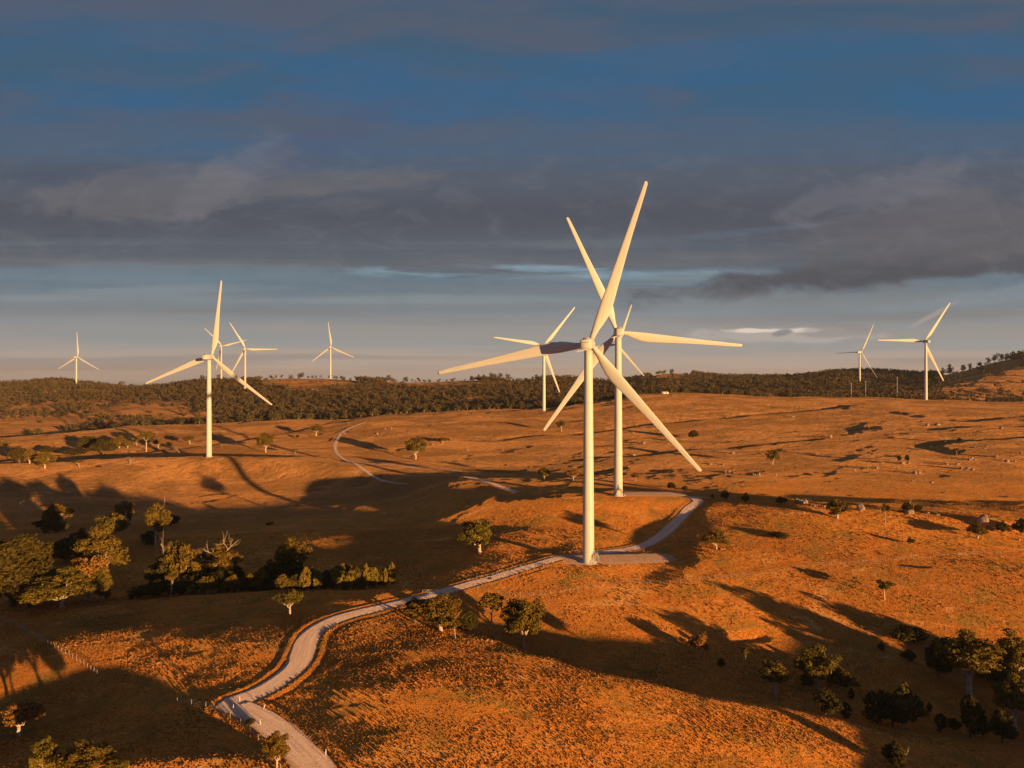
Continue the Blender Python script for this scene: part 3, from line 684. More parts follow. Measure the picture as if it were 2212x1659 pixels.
class Leaves:
    def __init__(s): s.V = []; s.F = []; s.n = 0
    def add(s, VF): s.V.append(VF[0]); s.F.append(VF[1]+s.n); s.n += len(VF[0])
    def mesh(s, name, mt): return np_mesh(name, np.vstack(s.V), np.vstack(s.F), mt)
def wob(p, q_, n, amp, rng):
    t = np.linspace(0, 1, n)[:, None]; P = p+(q_-p)*t
    P[1:-1] += rng.normal(scale=amp, size=(n-2, 3)); return P
def gum(seed, H=12.0, R=5.0, fork=.35, base=.38, n=30, cr=.30, leaves=190, ls=.30, lean=.05, mt='leaf', bk='bark', dome=.75, tr=.30, low=False):
    """forked trunk, limbs, and a crown of separate leaf clumps"""
    rng = np.random.RandomState(seed); m = MB(); L = Leaves()
    top = np.array([rng.normal()*lean*H, rng.normal()*lean*H, 0.0])
    cz = H*(1+base)/2; hz = H*(1-base)/2
    Cs = []; k = 0
    while len(Cs) < n and k < 1500:
        k += 1
        d = rng.normal(size=3); d /= np.linalg.norm(d); rr = rng.uniform(.45, 1)**.6*.86
        if d[2] < -.75 and not low: continue
        rr *= .78+.34*math.sin(3*math.atan2(d[1], d[0])+seed)*math.sin(2.1*math.asin(max(-1, min(1, d[2])))+seed*1.7)+.08*rng.normal()
        p = np.array([d[0]*R*rr, d[1]*R*rr, cz+d[2]*hz*rr*.95])+top*(.6)
        p[:2] *= (1-.25*max(0, (p[2]-cz)/hz))
        if all(np.linalg.norm((p-c)/np.array([1, 1, .8])) > R*cr*.95 for c in Cs): Cs.append(p)
    Cs = np.array(Cs)
    f0 = np.array([top[0]*fork, top[1]*fork, H*fork])
    m.tube(wob(np.array([0, 0, -.4]), f0, 5, .06*tr*3, rng), np.linspace(tr*1.35, tr, 5), 8)
    ng = max(3, min(6, n//5)); ang = np.arctan2(Cs[:, 1], Cs[:, 0]); order = np.argsort(ang+rng.uniform(0, 6)); groups = np.array_split(order, ng)
    for gidx in groups:
        if len(gidx) == 0: continue
        cen = Cs[gidx].mean(0); j = f0+(cen-f0)*.6; j[2] -= .05*H
        s0 = f0+np.array([0, 0, -rng.uniform(0, .06)*H])
        m.tube(wob(s0, j, 5, .16, rng), np.linspace(tr*.72, tr*.38, 5), 6)
        for i in gidx: m.tube(wob(j, Cs[i], 4, .15, rng), np.linspace(tr*.34, tr*.08, 4), 4, False)
    for c in Cs:
        r = R*cr*rng.uniform(.6, 1.35)
        L.add(clump(c, r, int(leaves*rng.uniform(.8, 1.15)*(r/(R*cr))**2), ls, rng, .68))
    return m.mesh('trunk', M[bk], True), L.mesh('crown', M[mt])
def conifer(seed, H=6.0, R=1.6, mt='leaf_pine', n=46, leaves=75, ls=.17, dens=1.0):
    rng = np.random.RandomState(seed); m = MB(); L = Leaves()
    m.tube([(0, 0, -.3), (0, 0, H*.5), (0, 0, H*.95)], [.13, .08, .02], 6)
    for i in range(n):
        t = rng.uniform(.06, 1)**.9; w = R*(math.sin(math.pi*min(1, (1-t)*.78+.12))**.8)*(1 if t < .9 else .6); a = rng.uniform(0, 6.283); q_ = rng.uniform(.35, .85)
        c = np.array([math.cos(a)*w*q_, math.sin(a)*w*q_, H*(.06+t*.90)])
        L.add(clump(c, R*.36*(1.1-.5*t), int(leaves*dens), ls, rng, 1.25))
    return m.mesh('trunk', M['bark_dark'], True), L.mesh('crown', M[mt])
def shrub(seed, H=2.0, R=2.2, mt='leaf_dark', n=16, leaves=90, ls=.16):
    rng = np.random.RandomState(seed); m = MB(); L = Leaves()
    for i in range(n):
        a = rng.uniform(0, 6.283); q_ = rng.uniform(0, 1)**.6*R*.75; c = np.array([math.cos(a)*q_, math.sin(a)*q_*.8, H*rng.uniform(.3, .78)*(1-.3*q_/R)])
        m.tube([(c[0]*.2, c[1]*.2, -.2), tuple(c)], [.06, .03], 4, False); L.add(clump(c, R*.36, leaves, ls, rng, .8))
    return m.mesh('stems', M['bark_dark'], True), L.mesh('foliage', M[mt])
def dead(seed, H=9.0, spread=.55, lv=4, tr=.26):
    rng = np.random.RandomState(seed); m = MB()
    def br(p, d, ln, r, k):
        n = 4; P = [p]
        for i in range(n): d = d+rng.normal(scale=.13, size=3); d /= np.linalg.norm(d); P.append(P[-1]+d*ln/n)
        m.tube(P, np.linspace(r, r*.55, n+1), 6 if k > 2 else 4, k < 2)
        if k == 0: return
        for _ in range(rng.randint(2, 5)):
            e = d+rng.normal(scale=spread, size=3); e[2] = abs(e[2])*.9+.05; e /= np.linalg.norm(e)
            t = rng.randint(1, n+1); br(P[t], e, ln*rng.uniform(.45, .75), r*.5, k-1)
    br(np.array([0, 0, -.3]), np.array([.05, 0, 1.0]), H*.5, tr, lv)
    me = m.mesh('branches', M['dead'], True)
    z = np.empty(len(me.vertices)*3, np.float32); me.vertices.foreach_get('co', z); z = z.reshape(-1, 3); z *= H/z[:, 2].max(); me.vertices.foreach_set('co', z.ravel()); me.update()
    return (me,)
T_ = {}   # kind -> list of (meshes, height, width)
def reg(k, ms, H):
    c = np.empty(len(ms[-1].vertices)*3, np.float32); ms[-1].vertices.foreach_get('co', c); c = c.reshape(-1, 3)
    w = np.percentile(c[:, 0], 99)-np.percentile(c[:, 0], 1); T_.setdefault(k, []).append((ms, np.percentile(c[:, 2], 99.5), w))
for sd in (1, 2, 3): reg('gum', gum(sd, 11, 5.6, .24, .18, 52, .20, 150, .24), 11)               # wide spreading
for sd in (4, 5, 6): reg('tall', gum(sd, 13, 4.4, .30, .26, 52, .24, 120, .26), 13)               # taller than wide
for sd in (7, 8): reg('thin', gum(sd, 12, 2.6, .5, .5, 12, .42, 170, .28, lean=.08, tr=.16), 12)  # slender, see-through
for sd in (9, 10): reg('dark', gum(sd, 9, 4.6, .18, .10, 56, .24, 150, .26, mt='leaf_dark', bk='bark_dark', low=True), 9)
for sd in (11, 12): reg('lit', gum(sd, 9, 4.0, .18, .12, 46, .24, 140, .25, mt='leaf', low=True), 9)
for sd in (13, 14): reg('red', gum(sd, 9, 4.6, .3, .3, 46, .22, 120, .25, mt='leaf_red'), 9)
for sd in (15, 16, 17): reg('pine', conifer(sd), 6)
for sd in (18, 19): reg('pine_dark', conifer(sd, 7, 1.5, 'leaf_dark'), 7)
for sd in (20, 21): reg('shrub', shrub(sd), 2)
for sd in (22, 23, 24): reg('dead', dead(sd), 9)
for sd in (25,): reg('mixed', gum(sd, 12, 5.0, .30, .30, 40, .22, 100, .26, mt='leaf'), 12)
NAMES = {'gum': 'gum_tree', 'tall': 'gum_tree', 'thin': 'gum_tree', 'dark': 'bushy_tree', 'lit': 'bushy_tree', 'red': 'rusty_tree', 'pine': 'cypress_pine', 'pine_dark': 'cypress_pine', 'shrub': 'shrub', 'dead': 'dead_tree', 'mixed': 'gum_tree', 'wood': 'woodland_tree'}
CATS = {'shrub': 'shrub'}
_tc = [0]
def tree(kind, loc, h, w, label, group=None, yaw=None, sink=.1):
    i = _tc[0]; _tc[0] += 1; rg = random.Random(i*7+3)
    ms, H0, W0 = T_[kind][i % len(T_[kind])]
    t = empty(NAMES[kind], (loc[0], loc[1], loc[2]-sink), rg.uniform(0, 6.28) if yaw is None else yaw, label, CATS.get(kind, 'tree'), group)
    sz = h/H0; sw = w/W0
    for me in ms:
        o = link(bpy.data.objects.new(me.name.split('.')[0], me), t)
    t.scale = (sw, sw, sz)
    return t
def plant(kind, sx, sy, top, w, label, Y=None, group=None):
    x, y, z = at(sx, sy, Y); px2m = y/K
    base_s = 810-z/y*K
    h = max(.5, (base_s-top)*px2m); return tree(kind, (x, y, z), h, max(.4, w*px2m), label, group)
TREES = [
 # left valley thicket
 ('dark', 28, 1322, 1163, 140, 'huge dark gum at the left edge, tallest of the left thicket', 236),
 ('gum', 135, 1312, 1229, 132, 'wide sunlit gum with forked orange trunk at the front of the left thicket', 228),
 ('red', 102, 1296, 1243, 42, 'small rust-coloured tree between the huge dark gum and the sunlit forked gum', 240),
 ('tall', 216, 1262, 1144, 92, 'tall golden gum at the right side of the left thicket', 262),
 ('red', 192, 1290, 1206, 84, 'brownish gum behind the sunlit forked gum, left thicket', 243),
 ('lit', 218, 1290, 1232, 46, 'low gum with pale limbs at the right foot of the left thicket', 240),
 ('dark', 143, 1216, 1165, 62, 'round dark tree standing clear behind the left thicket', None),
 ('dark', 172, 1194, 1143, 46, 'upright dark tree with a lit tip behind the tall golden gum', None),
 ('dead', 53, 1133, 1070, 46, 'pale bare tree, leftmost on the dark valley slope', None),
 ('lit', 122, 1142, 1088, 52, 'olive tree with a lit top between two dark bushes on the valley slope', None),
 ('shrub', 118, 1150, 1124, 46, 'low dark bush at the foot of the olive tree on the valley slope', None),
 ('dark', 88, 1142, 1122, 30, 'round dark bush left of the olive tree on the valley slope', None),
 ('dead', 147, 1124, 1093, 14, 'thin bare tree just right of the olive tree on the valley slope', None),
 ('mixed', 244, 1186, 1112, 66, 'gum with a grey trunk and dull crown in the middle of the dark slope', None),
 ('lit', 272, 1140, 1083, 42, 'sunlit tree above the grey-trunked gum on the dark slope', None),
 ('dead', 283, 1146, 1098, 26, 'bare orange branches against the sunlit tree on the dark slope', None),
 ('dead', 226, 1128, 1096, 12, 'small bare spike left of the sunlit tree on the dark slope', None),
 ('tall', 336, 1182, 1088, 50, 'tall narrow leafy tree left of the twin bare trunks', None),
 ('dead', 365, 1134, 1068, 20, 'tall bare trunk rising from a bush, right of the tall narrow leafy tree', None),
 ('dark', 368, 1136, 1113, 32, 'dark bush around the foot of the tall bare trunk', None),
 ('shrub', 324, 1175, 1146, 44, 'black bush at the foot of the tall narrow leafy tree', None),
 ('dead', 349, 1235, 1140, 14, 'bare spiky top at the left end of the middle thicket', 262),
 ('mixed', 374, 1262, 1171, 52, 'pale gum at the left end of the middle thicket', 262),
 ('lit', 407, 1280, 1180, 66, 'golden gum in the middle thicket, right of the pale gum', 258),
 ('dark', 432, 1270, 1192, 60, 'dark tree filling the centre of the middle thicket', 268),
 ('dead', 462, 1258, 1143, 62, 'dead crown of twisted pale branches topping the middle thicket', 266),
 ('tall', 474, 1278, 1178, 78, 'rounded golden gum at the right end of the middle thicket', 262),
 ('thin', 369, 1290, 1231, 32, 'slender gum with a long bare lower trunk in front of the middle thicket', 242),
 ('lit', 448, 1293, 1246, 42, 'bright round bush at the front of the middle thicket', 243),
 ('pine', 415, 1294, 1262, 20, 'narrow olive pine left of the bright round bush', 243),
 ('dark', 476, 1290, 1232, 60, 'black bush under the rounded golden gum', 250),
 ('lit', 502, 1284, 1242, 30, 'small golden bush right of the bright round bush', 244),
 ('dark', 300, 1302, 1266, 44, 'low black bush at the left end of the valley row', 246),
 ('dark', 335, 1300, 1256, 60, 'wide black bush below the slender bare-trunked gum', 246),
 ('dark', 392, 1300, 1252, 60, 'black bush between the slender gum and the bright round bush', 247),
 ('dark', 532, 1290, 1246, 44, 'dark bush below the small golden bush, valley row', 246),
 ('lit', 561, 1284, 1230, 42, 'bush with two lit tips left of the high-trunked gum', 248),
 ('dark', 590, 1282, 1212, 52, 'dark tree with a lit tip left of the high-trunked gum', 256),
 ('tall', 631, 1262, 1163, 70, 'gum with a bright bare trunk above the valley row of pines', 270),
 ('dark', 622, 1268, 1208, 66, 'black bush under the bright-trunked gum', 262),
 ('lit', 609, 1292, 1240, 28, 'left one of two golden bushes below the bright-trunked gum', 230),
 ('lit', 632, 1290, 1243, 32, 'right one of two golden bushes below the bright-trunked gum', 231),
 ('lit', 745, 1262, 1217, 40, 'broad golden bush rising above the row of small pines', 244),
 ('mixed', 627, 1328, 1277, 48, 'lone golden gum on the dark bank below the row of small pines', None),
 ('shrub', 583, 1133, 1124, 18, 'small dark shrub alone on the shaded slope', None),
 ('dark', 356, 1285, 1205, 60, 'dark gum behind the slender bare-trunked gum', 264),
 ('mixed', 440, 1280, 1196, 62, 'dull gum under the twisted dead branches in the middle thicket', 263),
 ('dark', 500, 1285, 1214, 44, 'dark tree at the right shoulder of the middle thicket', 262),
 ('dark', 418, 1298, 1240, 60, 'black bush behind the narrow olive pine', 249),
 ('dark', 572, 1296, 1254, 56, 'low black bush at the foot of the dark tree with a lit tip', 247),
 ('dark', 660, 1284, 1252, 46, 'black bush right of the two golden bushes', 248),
 ('dark', 62, 1310, 1236, 90, 'black undergrowth below the huge dark gum', 232),
 # spur in front
 ('gum', 952, 1363, 1283, 118, 'broad gum with an orange forked trunk on the spur beside the road', None),
 ('dark', 896, 1345, 1290, 48, 'dark bush against the left side of the broad gum on the spur', None),
 ('dark', 1008, 1362, 1318, 44, 'black low bush right of the broad gum on the spur', 192),
 ('thin', 984, 1380, 1335, 24, 'sapling just right of the trunk of the broad gum on the spur', None),
 ('thin', 1063, 1378, 1286, 46, 'slender see-through gum between the broad gum and the round-crowned gum', None),
 ('gum', 1131, 1399, 1297, 84, 'round-crowned gum with a long trunk on the edge of the gully', None),
 ('lit', 1037, 1193, 1122, 68, 'lone bushy gum in the shaded valley left of the nearest turbine', None),
 # gully at the right
 ('mixed', 1676, 1505, 1433, 62, 'leafy golden gum left of the fan-shaped gum in the right gully', None),
 ('gum', 1768, 1492, 1400, 84, 'fan-shaped gum, tallest lit tree in the middle of the right gully', None),
 ('lit', 1812, 1490, 1442, 56, 'bright olive bush against the right side of the fan-shaped gum', None),
 ('lit', 1742, 1490, 1456, 28, 'small olive bush against the left side of the fan-shaped gum', None),
 ('tall', 2092, 1506, 1363, 118, 'big dark-trunked gum at the right edge, above the pines', None),
 ('gum', 2190, 1480, 1362, 96, 'dark crown at the far right edge beside the big dark-trunked gum', None),
 ('dark', 2150, 1478, 1420, 90, 'black bushes under the crowns at the far right edge', None),
 ('tall', 2192, 1590, 1455, 70, 'golden gum at the right edge below the dark crowns', None),
 ('dark', 2026, 1462, 1384, 64, 'dark leafy tree left of the big dark-trunked gum', None),
 ('shrub', 1962, 1384, 1352, 70, 'wide black shrub on the shaded slope at the right', None),
 ('dark', 1905, 1408, 1388, 14, 'tiny dark tree below the wide black shrub', None),
 ('dark', 1964, 1430, 1404, 26, 'small dark tree between the wide black shrub and the right gully', None),
 ('dark', 1782, 1545, 1487, 58, 'black bush below the fan-shaped gum', None),
 ('pine_dark', 1826, 1552, 1517, 22, 'small black pine right of the bush below the fan-shaped gum', None),
 ('pine_dark', 1839, 1512, 1486, 12, 'narrow black pine standing alone right of the olive bush', None),
 ('pine_dark', 1884, 1562, 1494, 32, 'twin-topped black pine at the left of the gully pine clump', None),
 ('pine_dark', 1904, 1562, 1490, 26, 'pointed black pine in the middle of the gully pine clump', None),
 ('dark', 1928, 1570, 1497, 50, 'wide black tree in the gully pine clump', None),
 ('lit', 1957, 1572, 1480, 56, 'dark tree with a lit olive tip in the gully pine clump', None),
 ('pine_dark', 1981, 1556, 1506, 18, 'narrow black pine at the right of the gully pine clump', None),
 ('pine_dark', 2007, 1540, 1517, 12, 'tiny black pine right of the gully pine clump', None),
 ('pine_dark', 2033, 1582, 1541, 22, 'black pine right of the clump near the crest line', None),
 ('dark', 2058, 1578, 1550, 26, 'small black bush left of the thick black pine', None),
 ('pine_dark', 2096, 1592, 1503, 40, 'thick black pine directly below the big dark-trunked gum', None),
 ('pine_dark', 2124, 1592, 1533, 22, 'tall narrow pine right of the thick black pine', None),
 ('dark', 2165, 1606, 1533, 44, 'black tree at the foot of the golden gum at the right edge', None),
 ('dark', 1937, 1665, 1603, 44, 'dark tree cut by the bottom edge on the sunlit spur', None),
 ('dead', 1953, 1650, 1612, 16, 'bare forked stick beside the dark tree at the bottom edge', None),
 # slope at the right
 ('thin', 1911, 1296, 1255, 38, 'thin green sapling alone on the orange slope', None),
 ('red', 1509, 1420, 1373, 40, 'rusty small tree at the edge of the shadow above the spur', None),
 ('thin', 1609, 1442, 1397, 16, 'slim dark sapling on the lit tongue above the right gully', None),
 ('dark', 1557, 1442, 1422, 15, 'little dark bush left of the slim dark sapling', None),
 ('gum', 1548, 1187, 1143, 50, 'small gum with a thick white trunk right of the road bend', None),
 ('shrub', 1682, 1160, 1149, 52, 'low wide scrub on the sunlit crest at the right', None),
 ('dark', 1967, 1175, 1161, 15, 'single dark bush on the sunlit slope below the thin reddish tree', None),
 ('gum', 2112, 1163, 1130, 46, 'low spreading tree in front of the big round boulder', None),
 ('dark', 2165, 1153, 1126, 22, 'bush at the right edge beside the big round boulder', None),
 ('dark', 2206, 1156, 1120, 26, 'tree cut by the right edge beyond the big round boulder', None),
 ('lit', 1809, 1120, 1078, 44, 'dark leaning tree with a long shadow on the sunlit crest', None),
 ('dead', 1826, 1110, 1080, 12, 'pale dead limb standing behind the leaning tree on the crest', None),
 ('thin', 1912, 1136, 1088, 18, 'thin reddish tree on the sunlit crest right of the leaning tree', None),
 ('dark', 1959, 1106, 1085, 20, 'round bush left of the white dead trunk', None),
 ('dark', 1981, 1106, 1089, 16, 'round bush right of the white dead trunk', None),
 ('dead', 1968, 1104, 1070, 7, 'white dead trunk between two round bushes', None),
 ('dark', 1688, 1090, 1072, 22, 'low dark tree at the left end of the boulder line', None),
 ('dark', 1610, 1088, 1064, 14, 'small tree right of the leaning pale stump', None),
 ('dead', 1588, 1085, 1063, 9, 'leaning pale stump right of the road bend', None),
 ('dark', 1567, 1080, 1059, 15, 'small tree left of the leaning pale stump', None),
 ('dark', 1539, 1077, 1067, 8, 'tiny bush far left of the leaning pale stump', None),
 ('dark', 1451, 1057, 1042, 17, 'left one of two dark bushes beyond the crane pad', None),
 ('dark', 1480, 1062, 1049, 13, 'right one of two dark bushes beyond the crane pad', None),
 ('dead', 1437, 1068, 1056, 10, 'little bare shrub at the far side of the crane pad', None),
 ('gum', 1669, 1004, 972, 25, 'white-trunked flat-topped gum alone on the open plain', None),
 ('dark', 1497, 948, 929, 20, 'dense round tree alone on the plain right of the crossing blades', None),
 ('dark', 1942, 998, 982, 8, 'left one of two small trees behind the boulders on the plain', None),
 ('dark', 1960, 998, 982, 8, 'right one of two small trees behind the boulders on the plain', None),
 ('dark', 2074, 955, 945, 9, 'tiny dark bush on the plain near the rocky hollow at the right', None),
 ('thin', 2067, 983, 968, 9, 'tiny tree on a thin trunk below the rocky hollow at the right', None),
 # plain, middle
 ('gum', 898, 992, 947, 42, 'two-tiered gum with a long orange trunk by the creek', None),
 ('gum', 956, 958, 943, 25, 'small flat-crowned tree right of the two-tiered gum', None),
 ('tall', 1213, 932, 908, 19, 'upright tree on the ridge left of the nearest tower', None),
 ('lit', 1176, 1036, 1009, 24, 'round tree left of the nearest tower, beyond the creek', None),
 ('red', 1238, 1039, 1014, 28, 'brown tree touching the left side of the nearest tower', None),
 ('red', 1373, 1039, 1020, 18, 'faint brown tree just right of the second tower', None),
 ('gum', 574, 977, 936, 34, 'leafy gum right of the left turbine foot', None),
 ('thin', 638, 982, 969, 11, 'little tree right of the leafy gum on the orange plain', None),
 ('tall', 683, 942, 917, 28, 'pale-trunked tree near the top bend of the far road', None),
 ('dark', 642, 946, 939, 7, 'tiny bush left of the pale-trunked tree', None),
 ('dead', 480, 968, 957, 5, 'short bare stick right of the left tower', None),
 # left, mid distance
 ('thin', 15, 983, 954, 22, 'thin tree at the left edge before the orange ridge', None),
 ('dark', 42, 1001, 965, 36, 'broad dark tree at the left edge, left one of a close pair', None),
 ('lit', 64, 1001, 972, 28, 'paler tree against the right side of the broad dark tree', None),
 ('lit', 97, 1011, 976, 38, 'round green tree standing forward of the pair at the left edge', None),
 ('dark', 105, 980, 963, 30, 'flat dark bush behind the round green tree', None),
 ('dark', 163, 985, 968, 50, 'wide low tree at the left of the grove below the orange ridge', None),
 ('dark', 186, 974, 942, 28, 'tall double crown at the left of the grove below the orange ridge', None),
 ('dark', 204, 974, 942, 22, 'right half of the double crown in the grove below the orange ridge', None),
 ('dark', 223, 982, 948, 46, 'dense dark tree in the middle of the grove below the orange ridge', None),
 ('lit', 258, 968, 941, 28, 'paler tree right of the dense dark tree in the grove', None),
 ('lit', 276, 968, 950, 20, 'low bush beside the paler tree in the grove', None),
 ('tall', 295, 962, 945, 12, 'small upright tree near the right end of the grove', None),
 ('thin', 316, 976, 933, 27, 'slender flat-topped tree near the right end of the grove', None),
 ('red', 342, 968, 950, 22, 'faded bush right of the slender flat-topped tree', None),
 ('shrub', 364, 965, 955, 18, 'low shrub at the right end of the grove', None),
 ('tall', 410, 960, 940, 22, 'lone leafy tree left of the left tower', None),
 ('dead', 387, 978, 963, 16, 'pale-limbed little tree left of the left tower', None),
 ('dead', 281, 1003, 986, 18, 'gnarled pale tree on the bare slope below the grove', None),
 ('thin', 172, 1009, 994, 18, 'thin dark tree on the shadow line at the left', None),
 # bottom left
 ('red', 39, 1591, 1525, 72, 'orange round-crowned tree on a short trunk at the bottom left', None),
 ('lit', 92, 1700, 1597, 52, 'green gum rising at the bottom left, left one of the group at the frame edge', 118),
 ('gum', 182, 1720, 1606, 108, 'broad green gum in the group at the bottom frame edge', 117),
 ('lit', 250, 1712, 1640, 52, 'lowest green crown at the right of the group at the bottom frame edge', 116),
 ('tall', 598, 1664, 1582, 52, 'dark-crowned gum on a thin bent trunk beside the road at the bottom', None),
 ('shrub', 540, 1568, 1552, 26, 'little green shrub on the road bank at the bottom left', None),
 ('thin', 1057, 1262, 1246, 10, 'leafy sapling at the road edge right of the gate', None),
]
# gums on the slope just outside the picture, whose long shadows fall across the spur
for i, (x, y, h, w) in enumerate([(68, 47, 9.5, 8), (78, 41, 10, 5), (97, 62, 9.5, 9), (136, 62, 11, 9)]):
    tree('tall', (x, y, gh(x, y)), h, w, 'gum on the near slope outside the picture that throws its long shadow across the spur', 'gums beside the viewpoint')
for t in TREES:
    kind, sx, sy, top, w, label, Y = t
    plant(kind, sx, sy, top, w, label, Y)
# row of small pines running out of the valley thicket
rg = random.Random(5)
for i in range(46):
    f = i/45; sx = 640+f*215+rg.uniform(-5, 5); sy = 1281-f*33+rg.uniform(-10, 5)
    h = rg.uniform(20, 48)*(1-.4*f)
    plant('pine' if rg.random() < .75 else 'pine_dark', sx, sy, sy-h, h*.5, 'small conical pine in the row that runs out of the dark valley thicket', 227+f*17+rg.uniform(-1, 5), 'small pines in the valley row')
for i in range(12):
    sx = 480+i*14+rg.uniform(-4, 4)
    h = rg.uniform(16, 34); plant('pine_dark' if i % 3 else 'pine', sx, 1290, 1286-h, h*.5, 'young pine along the front of the valley thicket', 243+rg.uniform(-3, 5), 'young pines before the valley thicket')
# ---------------------------------------------------------------- woodland on the far hills
def low_tree(rng, H, R, n, ls):
    k = 7; cs = np.stack([rng.normal(scale=R*.42, size=k), rng.normal(scale=R*.42, size=k), H*(.62+.26*rng.uniform(-1, 1, k))], 1)
    d = rng.normal(size=(n, 3)); d /= np.linalg.norm(d, axis=1)[:, None]; ci = rng.randint(0, k, n)
    C = cs[ci]+d*np.array([R*.5, R*.5, H*.2])*rng.uniform(.6, 1.05, (n, 1)); N = d+rng.normal(scale=.45, size=(n, 3)); N /= np.linalg.norm(N, axis=1)[:, None]
    C[:, 2] = np.maximum(C[:, 2], H*.12)
    return leaf_quads(C, N, ls, rng, .75)
for i in range(5):
    rng = np.random.RandomState(100+i); L = Leaves(); L.add(low_tree(rng, 11, 5.2, 330, .62))
    L.add(low_tree(rng, 7, 3.5, 60, .6))
    m = MB(); m.tube([(0, 0, -1), (.2, 0, 3), (.6, .3, 6)], [.35, .25, .15], 5); m.tube([(.2, 0, 3), (-1, .6, 6.5)], [.2, .1], 4)
    reg('wood', (m.mesh('trunk', M['bark'], True), L.mesh('crown', M['leaf_far'])), 11)
CLEAR = [ # clearings in the woods: sketch ellipse (x, y, rx, ry)
 (300, 893, 85, 15), (60, 925, 90, 20), (410, 903, 70, 11), (665, 826, 108, 14), (935, 829, 112, 11), (1120, 822, 50, 5), (1310, 822, 40, 5), (1448, 810, 46, 14), (2138, 806, 108, 30), (2212, 820, 60, 40), (70, 945, 90, 12), (150, 915, 50, 8)]
def woods():
    rng = np.random.RandomState(11); n = 52000
    u = rng.uniform(-.80, .80, n); Y = np.sqrt(rng.uniform(960**2, 2080**2, n)); X = u*Y
    z = base_h(X, Y); sx = 1106+K*u; sy = 810-K*z/Y
    px = CX+F*u
    # only beyond the orange ridge
    ridge = np.interp(px, [-100, 93, 208, 352, 486, 602, 694, 815, 926, 1100], [850, 905, 960, 955, 985, 975, 975, 1000, 1045, 1005])
    keep = Y > ridge+rng.uniform(5, 40, n)
    dens = np.full(n, .62); dens *= np.where(vnoise(X/90, Y/90, 21) < -.35, .35, 1)
    for cx, cy, rx, ry in CLEAR:
        d = ((sx-cx)/rx)**2+((sy-cy)/ry)**2; dens = np.where(d < 1, .02, dens)
    left = (sx < 420) & (sy > 868); dens = np.where(left, dens*.22, dens)
    keep &= rng.uniform(size=n) < dens
    # visibility: hidden behind nearer ground
    i = np.nonzero(keep)[0]; top = (z[i]+11)/Y[i]
    hor = np.full(len(i), -9.0)
    for f in np.linspace(.45, .985, 40): hor = np.maximum(hor, base_h(X[i]*f, Y[i]*f)/(Y[i]*f))
    i = i[top > hor]
    return X[i], Y[i], z[i], rng
wx, wy, wz, rng = woods()
# thin out overlaps on a coarse grid
cell = {}; order = np.argsort(wy); keep = []
for i in order:
    k = (int(wx[i]//8.0), int(wy[i]//8.0))
    if k in cell: continue
    cell[k] = 1; keep.append(i)
wx, wy, wz = wx[keep], wy[keep], wz[keep]
print('woodland trees', len(wx))
NI = 290
for i in range(min(NI, len(wx))):
    H = rng.uniform(8, 13.5)*(1.0 if wy[i] < 1300 else .9)
    t = tree('wood', (wx[i], wy[i], gh(wx[i], wy[i])), H, rng.uniform(9, 14), 'gum in the front rows of the dark woods behind the orange ridge', 'front trees of the far woods')
L = Leaves()
for i in range(NI, len(wx)):
    H = rng.uniform(6, 14.5); R = H*rng.uniform(.34, .56); dd = wy[i]
    Vq, Fq = low_tree(rng, H, R, 62 if dd < 1500 else 44, 1.25)
    Vq[:, 0] += wx[i]; Vq[:, 1] += wy[i]; Vq[:, 2] += wz[i]; L.add((Vq, Fq))
tag(link(bpy.data.objects.new('woodland', L.mesh('woodland', M['leaf_far']))), 'dense olive woods covering the far hills', kind='stuff')
# scattered trees on the bare skyline
SKY = [(257,835,823,17),(291,834,826,14),(421,824,814,12),(437,826,810,17),(475,824,809,17),(530,826,816,11),(649,822,811,14),(683,821,817,5),(737,823,817,9),(790,825,815,9),(838,826,813,16),(876,828,817,12),(905,829,821,10),(1018,826,818,10),(1035,828,816,12),(1048,826,815,12),(1067,826,811,16),(1080,826,812,14),(1096,828,815,12),(1160,825,814,14),
 (1400,800,794,9),(1420,800,794,10),(1436,802,796,8),(1452,802,795,9),(2053,806,785,14),(2038,808,794,8),(2010,812,800,9),(2082,797,785,12),(2096,794,783,9),(2117,782,774,4),(2136,778,767,9),(2148,777,762,12),(2163,775,760,15),(2176,774,762,10),(2190,773,759,14),(2202,771,758,14),(2212,770,757,14)]
for j, (sx, sy, top, w) in enumerate(SKY):
    px = CX+F*(sx-1106)/K
    Y = float(np.interp(px, [0, 130, 200, 250, 331, 600, 780, 870, 910, 940, 962, 985, 1024], [2040, 2040, 1940, 1890, 1840, 1840, 1840, 1790, 1740, 1640, 1590, 1590, 1590]))
    x = (sx-1106)/K*Y; z = gh(x, Y); h = (sy-top+3)/K*Y
    tree('wood', (x, Y, z), h, w/K*Y, 'small tree outlined against the sky on the bare part of the far skyline', 'trees on the far skyline')
